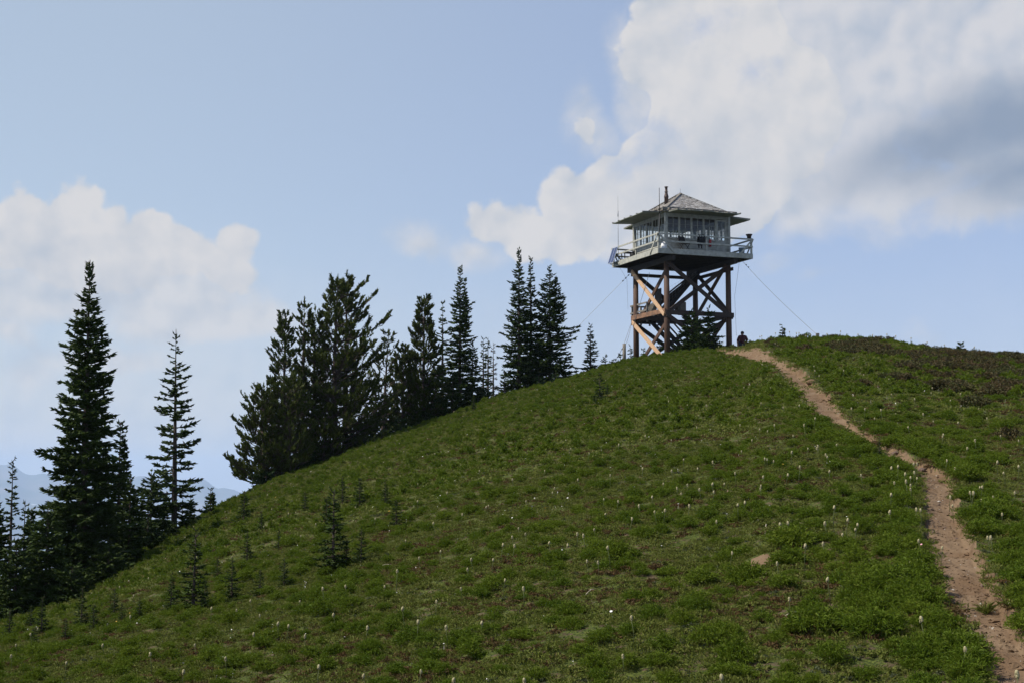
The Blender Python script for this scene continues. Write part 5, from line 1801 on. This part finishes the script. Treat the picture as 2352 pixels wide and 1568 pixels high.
# -- short turf between the mounds
tn = protos('turf_blades', [(tuft_proto(200 + s, 70, 0.10, 0.050, 0.006), 'turf') for s in range(4)] +
            [(mound_proto(240 + s, 140, 0.08, 0.03, 0.022, 0.010), 'turf') for s in range(2)] +
            [(mound_proto(210 + s, 150, 0.075, 0.028, 0.020, 0.008), 'rust') for s in range(2)] +
            [(mound_proto(230, 110, 0.06, 0.02, 0.016, 0.009), 'silver')])
tf_ = protos('turf_far', [(tuft_proto(300 + s, 60, 0.22, 0.045, 0.016), 'turf') for s in range(4)] +
             [(mound_proto(340 + s, 90, 0.17, 0.04, 0.04, 0.022), 'turf') for s in range(2)] +
             [(mound_proto(310 + s, 80, 0.12, 0.035, 0.035, 0.018), 'rust') for s in range(2)] + [(mound_proto(331, 60, 0.10, 0.03, 0.03, 0.016), 'silver')])
def turf(rmin, rmax, dens, coll, nm, lab):
    P = points(dens, rmin, rmax, 0.46)
    P = P[vis(P) & off_path(P, 1.05, 0.02) & bare_mask(P)]
    dn = fbm(P[:, 0] * 1.4, P[:, 1] * 1.4, 3, 44)
    P = P[dn + rng.normal(0, 0.12, len(P)) > -0.19]
    n = len(P)
    rp = fbm(P[:, 0] * 0.8, P[:, 1] * 0.8, 3, 71)
    idx = rng.integers(0, 6, n)
    idx = np.where(rng.random(n) < np.clip(0.10 + rp * 1.5, 0.02, 0.6), rng.integers(6, 8, n), idx)
    idx = np.where(rng.random(n) < np.clip(0.03 - rp * 0.5, 0.01, 0.12), 8, idx)
    s = rng.uniform(0.6, 1.5, n)
    z = ground_z(P[:, 0], P[:, 1])
    scatter(nm, np.column_stack([P, z]), np.stack([s, s, s], 1), idx, coll, lab, tilt=0.15)
turf(6.0, 30, lambda r: 125, tn, 'grass', 'short mixed grass and tiny leaves between the mounds on the near slope')
turf(30, 106, lambda r: 30, tf_, 'grass', 'short mixed grass on the upper slope')

# -- heather
hp = protos('heather_mat', [(mound_proto(400 + s, 500, 0.24, 0.16, 0.05, 0.018), 'heather') for s in range(3)])
P = points(lambda r: 11, 25, 92, 0.50)
P = P[vis(P) & off_path(P, 1.3, 0.1)]
P = P[(heath(P[:, 0], P[:, 1]) > 0.5) & (path_d(P[:, 0], P[:, 1])[0] > 0.6)]
s = rng.uniform(0.7, 1.5, len(P))
scatter('heather', np.column_stack([P, ground_z(P[:, 0], P[:, 1]) - 0.02]), np.stack([s, s, s * 1.1], 1), rng.integers(0, 3, len(P)), hp, 'dark reddish brown heather mats on the right shoulder of the hill', tilt=0.1)

# -- specks of small flowers
def disc_flower(r, n=7, h=0.07):
    v = [(0, 0, h + 0.004)] + [(math.cos(6.283 * k / n) * r, math.sin(6.283 * k / n) * r, h) for k in range(n)]
    v += [(0.002, 0, 0), (-0.002, 0, 0), (0, 0.002, h)]
    return np.array(v), np.array([(0, 1 + k, 1 + (k + 1) % n) for k in range(n)] + [(n + 1, n + 2, n + 3)])
fl = protos('small_flower', [(disc_flower(0.013), 'white_petal'), (disc_flower(0.010, 6, 0.05), 'white_petal'), (disc_flower(0.012, 6, 0.06), 'pink_petal'), (disc_flower(0.012, 6, 0.08), 'yellow_petal')])
P = points(lambda r: 1.4, 7, 90, 0.46)
P = P[vis(P) & off_path(P, 1.1)]
P = P[fbm(P[:, 0] * 0.35, P[:, 1] * 0.35, 2, 81) + rng.normal(0, 0.1, len(P)) > -0.05]
n = len(P)
idx = rng.choice(4, n, p=[0.5, 0.36, 0.07, 0.07])
s = rng.uniform(0.5, 1.2, n)
scatter('small_flowers', np.column_stack([P, ground_z(P[:, 0], P[:, 1]) + 0.02]), np.stack([s, s, s], 1), idx, fl, 'tiny white, pink and yellow flowers speckling the slope', tilt=0.4)

# -- gravel and crumbs of soil on the path
pb = protos('crumbs', [(lambda v=np.random.default_rng(500 + s): (np.array([(1, 0, 0), (0, 1, 0), (-1, 0, 0), (0, -1, 0), (0, 0, 0.8), (0, 0, -0.6)]) * v.uniform(0.6, 1.2, (6, 1)),
       np.array([(0, 1, 4), (1, 2, 4), (2, 3, 4), (3, 0, 4), (1, 0, 5), (2, 1, 5), (3, 2, 5), (0, 3, 5)])))() + (() if False else ()) for s in range(3)] if False else
     [((np.array([(1, 0, 0), (0, 1, 0), (-1, 0, 0), (0, -1, 0), (0, 0, 0.8), (0, 0, -0.6)]) * np.random.default_rng(500 + s).uniform(0.6, 1.2, (6, 1)),
        np.array([(0, 1, 4), (1, 2, 4), (2, 3, 4), (3, 0, 4), (1, 0, 5), (2, 1, 5), (3, 2, 5), (0, 3, 5)])), m_) for s, m_ in enumerate(('dark_stone', 'path', 'stone', 'dark_stone'))])
n = 2600
i = rng.integers(0, len(PD), n)
w_ = PD[i, 2]
P = np.stack([PD[i, 0] + rng.uniform(-1.15, 1.15, n) * w_, PD[i, 1] + rng.normal(0, 0.15, n)], 1)
P = P[P[:, 1] > 6]
n = len(P)
s = 0.006 + rng.exponential(0.006, n); s = np.clip(s, 0.005, 0.045)
scatter('gravel', np.column_stack([P, ground_z(P[:, 0], P[:, 1]) + 0.002]), np.stack([s * 1.3, s, s * 0.8], 1), rng.choice(4, n, p=[0.05, 0.85, 0.06, 0.04]), pb, 'small stones and crumbs of soil on the path', tilt=0.3)

# -- seed heads: one plant shape with its parts, copied
def seed_plant(h, lean, hr, hl, seed):
    g = np.random.default_rng(seed)
    m = MB().tube([(0, 0, -0.02), (lean * 0.4, 0, h * 0.6), (lean, 0.01, h)], [0.0035, 0.003, 0.0025], 5)
    st = m
    d = MB()
    n1 = 10
    prof = [(0.2, 0.0), (0.75, 0.12), (1.0, 0.35), (0.98, 0.6), (0.8, 0.85), (0.35, 1.0)]
    pts = [(lean + 0.004 * math.sin(k), 0.01, h + hl * t) for k, (r, t) in enumerate(prof)]
    d.tube(pts, [hr * r * g.uniform(0.92, 1.08) for r, t in prof], n1)
    for k in range(26):      # shaggy plumes
        a = g.uniform(0, 6.28); t = g.uniform(0.05, 0.9)
        r = hr * np.interp(t, [p[1] for p in prof], [p[0] for p in prof])
        p0 = Vector((lean + math.cos(a) * r * 0.8, 0.01 + math.sin(a) * r * 0.8, h + hl * t))
        p1 = Vector((lean + math.cos(a) * r * 1.25, 0.01 + math.sin(a) * r * 1.25, h + hl * t - 0.012))
        d.bar(p0, p1, 0.005, 0.005, taper=0.2)
    return st, d
SP = []
for k in range(4):
    st, d = seed_plant((0.15, 0.20, 0.12, 0.23)[k], (0.01, -0.02, 0.02, 0.03)[k], 0.0128, 0.042, k)
    a_ = st.build('stalk', 'stalk'); b_ = d.build('seed_head', 'cream')
    COL.objects.unlink(a_); COL.objects.unlink(b_)
    SP.append((a_, b_))
def seedhead(x, y, k, s, lab, grp):
    root = empty('anemone', (x, y, gz(x, y)), (x * 7.7) % 6.28)
    root.scale = (s, s, s)
    tag(root, lab, 'seed head', grp)
    for src in SP[k]:
        c = src.copy(); c.parent = root; COL.objects.link(c)
# (view x, y of the head) read off the photograph's larger ones; the foot stands a stalk's length below
big = [(2077, 1087), (2090, 1095), (2103, 1097), (2083, 1104), (2098, 1083), (2057, 1107), (2044, 1074), (2062, 1070), (2094, 1113), (2092, 1122), (2102, 1064), (2106, 1064), (2046, 1072),
       (1913, 1163), (1890, 1247), (1787, 1292+0), (1898, 1200), (1943, 1192), (1966, 1203), (1965, 1214), (1807, 1199), (1791, 1202), (1938, 1226), (1848, 1251), (2102, 1168), (2117, 1170),
       (2047, 1174), (2046, 1134), (2113, 1240), (2160, 1256), (2088, 1293), (1907, 1328), (1812, 1374), (2123, 1419), (2195, 1457), (2208, 1488), (2337, 1545), (1660, 1553), (1647, 1196),
       (1676, 1268), (2230, 1130), (2252, 1117), (2248, 1118), (2229, 1130), (2255, 1148), (2273, 1233), (2278, 1233), (2163, 997), (2164, 1002), (2341, 1011), (2219, 1028), (2170, 1057),
       (1761, 1054), (1817, 1037), (1895, 1043), (1896, 1048), (1876, 1028), (1882, 1023), (1924, 1021), (1853, 1029), (1755, 1094), (1758, 1052), (1776, 1058), (1833, 1071), (1905, 1081), (1981, 1090),
       (1707, 1152), (1696, 1158), (1750, 1115), (1748, 1121), (1806, 1089), (1456, 1417), (1431, 1505), (1028, 1438), (1108, 1428), (1155, 1330), (1203, 1350), (960, 1426), (1077, 1306),
       (1208, 1225), (1325, 1225), (1180, 1232), (1190, 1212), (1151, 1249), (1085, 1283), (1130, 1284), (1178, 1252), (1402, 1256), (1375, 1290), (1352, 1287), (1300, 1250), (1265, 1245),
       (1367, 1215), (1344, 1228), (1391, 1180), (1508, 1174), (1581, 1160), (1524, 1170), (1563, 1133), (1520, 1110), (1609, 1123), (1636, 1128), (1661, 1110), (1640, 1110), (1555, 1120),
       (1580, 1112), (1470, 1160), (1446, 1190), (1418, 1150), (1386, 1145), (1500, 1140), (1690, 1085), (1702, 1035), (1640, 1060), (1600, 1075), (1570, 1055), (1545, 1080), (1476, 1075),
       (1730, 1010), (1745, 985), (1700, 975), (1780, 975), (1820, 1000), (1850, 975), (1800, 935), (1750, 925), (1835, 930), (1870, 960), (1770, 890), (1720, 880), (1710, 890), (1695, 860),
       (2010, 960), (2025, 940), (2060, 950), (2090, 980), (2120, 950), (1985, 938), (1960, 908), (2050, 905), (2100, 915), (2140, 890), (1920, 880), (1870, 850), (1881, 862), (1868, 840),
       (1900, 830), (1935, 850), (1985, 860), (2040, 870), (2200, 970), (2270, 960), (2300, 1000), (2240, 1010), (2190, 1075), (2310, 1085), (2290, 1060), (2340, 1070), (2330, 1130),
       (2190, 1160), (2180, 1140), (2280, 1140), (2300, 1180), (75, 1455), (28, 1505), (40, 1480), (300, 1415), (485, 1395), (545, 1400), (600, 1412), (585, 1455), (660, 1435), (690, 1380),
       (745, 1350), (795, 1345), (580, 1378), (640, 1430), (730, 1530), (840, 1550), (960, 1540), (1046, 1560), (1210, 1560), (880, 1345), (910, 1310), (965, 1280), (1010, 1265),
       (840, 1440), (930, 1395), (1000, 1380), (1060, 1350), (770, 1410), (700, 1460), (450, 1480), (350, 1500), (240, 1480), (150, 1520), (420, 1540), (520, 1510), (610, 1290), (690, 1230),
       (770, 1220), (860, 1190), (930, 1240), (1000, 1200), (1060, 1180), (1120, 1160), (1030, 1130), (960, 1150), (1210, 1150), (1270, 1130), (1330, 1100), (1400, 1090), (1250, 1080),
       (1180, 1100), (1100, 1080), (1350, 1040), (1420, 1020), (1480, 1000), (1300, 1010), (1540, 1010), (1600, 980), (1540, 950), (1460, 960), (1620, 930), (1560, 900), (1660, 900), (1390, 970)]
n_sky = [(1750, 774), (1828, 768), (1833, 768), (1849, 770), (1863, 770), (1898, 772), (1930, 767), (1968, 771), (2002, 772), (2035, 776), (2090, 781), (2127, 784), (1745, 778), (1780, 776),
         (2060, 777), (2170, 800), (2240, 810), (1815, 770)]
sky_ = [(1640, 790), (1648, 786), (1650, 792), (1659, 789), (1684, 784), (1470, 812), (1600, 792), (1630, 794)]
cnt = 0
def put(px, py, lab, grp, hmin=0.14):
    global cnt
    # find the foot so that the head comes out at the given place
    k = cnt % 4; cnt += 1
    s = 0.85 + 0.35 * ((cnt * 37) % 10) / 10
    h = ((0.15, 0.20, 0.12, 0.23)[k] + 0.026) * s
    u, e = ray(px, py)
    r = 1 / np.linspace(1 / 8.0, 1 / 100.0, 3000)
    d = ground_z(u * r, r) + h - e * r
    j = int(np.argmax(d >= 0))
    if not (d >= 0).any(): return
    seedhead(u * r[j], r[j], k, s, lab, grp)
for (a, b) in big:
    if a > 2030 and b < 1125 and a < 2115 and b > 1060:
        put(a, b, 'cream seed head in the tight bunch left of the path at its bend', 'seed heads bunched at the bend of the path')
        continue
    row = [(930, 'near the crest'), (1020, 'high on the slope'), (1120, 'on the upper slope'), (1210, 'above mid slope'), (1300, 'on the middle slope'), (1400, 'on the lower slope'), (1490, 'low on the slope'), (9999, 'at the bottom edge')]
    col = [(280, 'at the far left'), (480, 'below the slender open-branched fir'), (640, 'below the leftmost pine'), (800, 'below the tallest pine'), (960, 'below the leggy pine'),
           (1080, 'below the tall middle fir'), (1200, 'below the paired spires'), (1330, 'below the double-tipped fir'), (1470, 'below the lone skyline fir'), (1600, 'below the tower legs'),
           (1720, 'below the person'), (1850, 'left of the upper path'), (2000, 'just left of the path bend'), (2130, 'by the path edge'), (2230, 'right beside the path'), (9999, 'at the far right')]
    rl = next(t for v, t in row if b < v); cl = next(t for v, t in col if a < v)
    put(a, b, 'cream seed head ' + rl + ', ' + cl, 'seed heads ' + rl + ' ' + cl)
for (a, b) in n_sky:
    u = ray(a, b)[0]; r = float(np.interp(u, ug, DS)) - 1.5 - (a % 5)
    seedhead(u * r, r, 3, 1.5, 'seed head standing against the sky on the mound right of the path', 'seed heads on the skyline')
for (a, b) in sky_:
    u = ray(a, b)[0]; r = 83.5 + (a % 3)
    seedhead(u * r, r, a % 4, 1.5, 'seed head against the sky at the foot of the tower', 'seed heads below the tower')
# the rest of them, too many and too small to single out
shp = []
def joined(k):
    vv = []; ff = []; c = 0
    st, d = seed_plant((0.15, 0.20, 0.12, 0.23)[k], 0.01, 0.0128, 0.042, k)
    return d, st
for k in range(2):
    d, st = joined(k)
    me = bpy.data.meshes.new('seed')
    me.from_pydata(d.v + st.v, [], d.f + [tuple(i + len(d.v) for i in f) for f in st.f])
    me.materials.append(MATS['cream']); me.materials.append(MATS['stalk'])
    me.polygons.foreach_set('material_index', np.array([0] * len(d.f) + [1] * len(st.f), np.int32))
    o = bpy.data.objects.new('far_seed_%d' % k, me); shp.append(o)
cs = bpy.data.collections.new('far_seed')
for o in shp: cs.objects.link(o)
P = points(lambda r: 0.09, 26, 86, 0.46)
P = P[vis(P) & off_path(P, 1.2)]
n = len(P); s = rng.uniform(0.8, 1.15, n)
scatter('far_seed_heads', np.column_stack([P, ground_z(P[:, 0], P[:, 1])]), np.stack([s, s, s], 1), rng.integers(0, 2, n), cs, 'many more small cream seed heads far up the slope', tilt=0.08)

# -- rocks and dead sticks
def rock(px, py, r, lab, m='stone', seed=0):
    x, y = hit(px, py, ground_z)
    g = np.random.default_rng(seed)
    mb = MB()
    n1, n2 = 10, 6
    vs = [(0, 0, r * 0.7 * g.uniform(0.8, 1.1))]
    sc_ = g.uniform(0.75, 1.25, 3)
    for i in range(1, n2):
        ph = math.pi * i / n2
        for k in range(n1):
            t = 2 * math.pi * k / n1
            q = r * g.uniform(0.86, 1.14)
            vs.append((q * sc_[0] * math.sin(ph) * math.cos(t), q * sc_[1] * math.sin(ph) * math.sin(t), 0.65 * q * math.cos(ph)))
    vs.append((0, 0, -r * 0.6))
    fs = [(0, 1 + k, 1 + (k + 1) % n1) for k in range(n1)]
    for i in range(n2 - 2):
        for k in range(n1):
            a = 1 + i * n1 + k; b = 1 + i * n1 + (k + 1) % n1
            fs.append((a, a + n1, b + n1, b))
    L = 1 + (n2 - 2) * n1
    fs += [(L + k, len(vs) - 1, L + (k + 1) % n1) for k in range(n1)]
    mb.add(vs, fs)
    o = mb.build('rock', m)
    o.location = (x, y, gz(x, y) + r * 0.25)
    o.rotation_euler = (0, 0, seed)
    tag(o, lab, 'rock')
rock(1742, 782, 0.20, 'pale rock at the top of the mound beside the path end', seed=1)
rock(1749, 779, 0.14, 'second smaller pale rock next to the rock at the path end', seed=2)
rock(1732, 779.5, 0.10, 'small whitish stone on the edge of the mound nearest the tower', seed=3)
rock(1863, 880, 0.12, 'tan boulder half buried in the right bank of the upper path', 'path', 4)
rock(2261, 1346, 0.035, 'dark stone lying on the right side of the lower path', 'dark_stone', 5)
rock(2054, 1044, 0.06, 'reddish stone on the bank above the path bend', 'dark_stone', 6)
rock(2062, 1042, 0.05, 'smaller reddish stone right of the one above the path bend', 'dark_stone', 7)
rock(2118, 1081, 0.06, 'dark rock at the crest where the lower path begins', 'dark_stone', 8)
def stick(x1, y1, x2, y2, lab, r=0.006):
    a = hit(x1, y1, ground_z); b = hit(x2, y2, ground_z)
    pa = Vector((a[0], a[1], gz(*a) + 0.03)); pb_ = Vector((b[0], b[1], gz(*b) + 0.03))
    if (pb_ - pa).length > 0.8:
        pb_ = pa + (pb_ - pa).normalized() * 0.8
    mid = pa.lerp(pb_, 0.5) + Vector((0, 0, 0.02))
    o = MB().tube([pa, mid, pb_], [r, r * 0.9, r * 0.5], 6).build('dead_stick', 'straw')
    tag(o, lab, 'stick')
stick(1800, 1424, 1836, 1411, 'pale broken stick lying on the slope below the soil mound')
stick(1760, 1208, 1757, 1232, 'pale upright dead stalk on the slope above the soil mound')
stick(1711, 1335, 1735, 1338, 'thin pale stick just below the soil mound')
stick(2224, 1465, 2250, 1471, 'thin pale stick on the left edge of the lower path')
stick(2165, 1462, 2176, 1458, 'orange-brown broken stick left of the lower path', 0.012)
stick(2308, 1386, 2312, 1398, 'whitened dead twig in the right bank of the lower path')
stick(2310, 1402, 2326, 1393, 'second whitened twig crossing the first in the right bank')
stick(2266, 1320, 2282, 1316, 'pale stick poking from the right bank above the lower path')
stick(2078, 1255, 2070, 1278, 'bleached twig standing among mounds left of the path')
stick(1346, 1370, 1368, 1358, 'long pale stick on the open middle slope')
stick(870, 1305, 900, 1300, 'pale stick on the slope right of the largest young fir')

# a grass tussock growing out of the lower path and shaggy plants overhanging its edge
def bush(px, py, s, lab, k, name='leafy_mound', m='mound', grp='large mounds lining the path'):
    x, y = hit(px, py, ground_z)
    v, f = mound_proto(700 + k, 2200, 0.24, 0.19, 0.050, 0.008)
    o = mesh_np(name, v, f, m)
    o.location = (x, y, gz(x, y) - 0.02)
    o.scale = (s, s, s)
    tag(o, lab, 'plant', grp)
v, f = tuft_proto(801, 160, 0.03, 0.17, 0.005)
x, y = hit(2263, 1408, ground_z)
o = mesh_np('grass_tussock', v, f, 'turf'); o.location = (x, y, gz(x, y)); tag(o, 'spiky grass tussock growing on the lower path', 'grass tussock')
for k, a in enumerate([
    (2094, 1262, 0.78, 'green mound overhanging the left edge of the middle path'),
    (2106, 1300, 0.90, 'green mound whose frond casts a shadow on the path'),
    (2166, 1448, 0.82, 'green mound left of the path just below the dark shaded bank'),
    (2211, 1500, 0.90, 'green mound on the left path edge near the bottom right'),
    (2224, 1540, 0.94, 'green mound left of the path'),
    (2356, 1350, 0.98, 'green mound on the right bank of the lower path'),
    (2372, 1455, 0.94, 'green mound at the right photo edge beside the lower path'),
    (2230, 1195, 0.86, 'green mound right of the path below the bend'),
    (2326, 1300, 0.86, 'green mound on the right bank above the largest right one'),
    (2071, 1200, 0.86, 'green mound left of the straight middle path'),
    (2076, 1132, 0.86, 'green mound left of the path just under the seed head bunch'),
    (2041, 1112, 0.94, 'green mound holding the bunch of seed heads'),
    (1998, 1062, 0.80, 'green mound hiding the path at its bend'),
    (1985, 1040, 0.78, 'green mound left of the bend'),
    (2042, 1030, 1.01, 'green mound on the right bank above the bend'),
    (2125, 1045, 1.01, 'green mound above the start of the lower path'),
    (1938, 1012, 0.94, 'green mound on the left edge of the upper path'),
    (1820, 1298, 1.0, 'round bright mound right of the soil mound'),
    (1817, 1258, 1.25, 'large round mound above and right of the soil mound'),
    (2060, 1360, 1.2, 'large dome-like mound midway between soil mound and path'),
    (1870, 1455, 1.2, 'large mound low on the slope left of the path'),
    (2010, 1460, 1.2, 'large mound near the bottom, between the lowest sticks and the path'),
    (1720, 1345, 1.15, 'large mound below the soil mound'),
]):
    bush(a[0], a[1], a[2], a[3], k)
# ------------------------------------------------------------ air
hz = MB().box(-23500, 23500, -23500, 23500, -2100, 330)
ho = hz.build('haze', 'paint')
ho.data.materials.clear()
hm_ = bpy.data.materials.new('haze'); hm_.use_nodes = True
t = hm_.node_tree; t.nodes.clear()
out = N(t, 'ShaderNodeOutputMaterial')
pv = N(t, 'ShaderNodeVolumePrincipled')
pv.inputs['Color'].default_value = (0.58, 0.75, 1.0, 1)
pv.inputs['Density'].default_value = HAZE = 0.00007
pv.inputs['Anisotropy'].default_value = 0.0
t.links.new(pv.outputs[0], out.inputs['Volume'])
ho.data.materials.append(hm_)
tag(ho, kind='stuff')
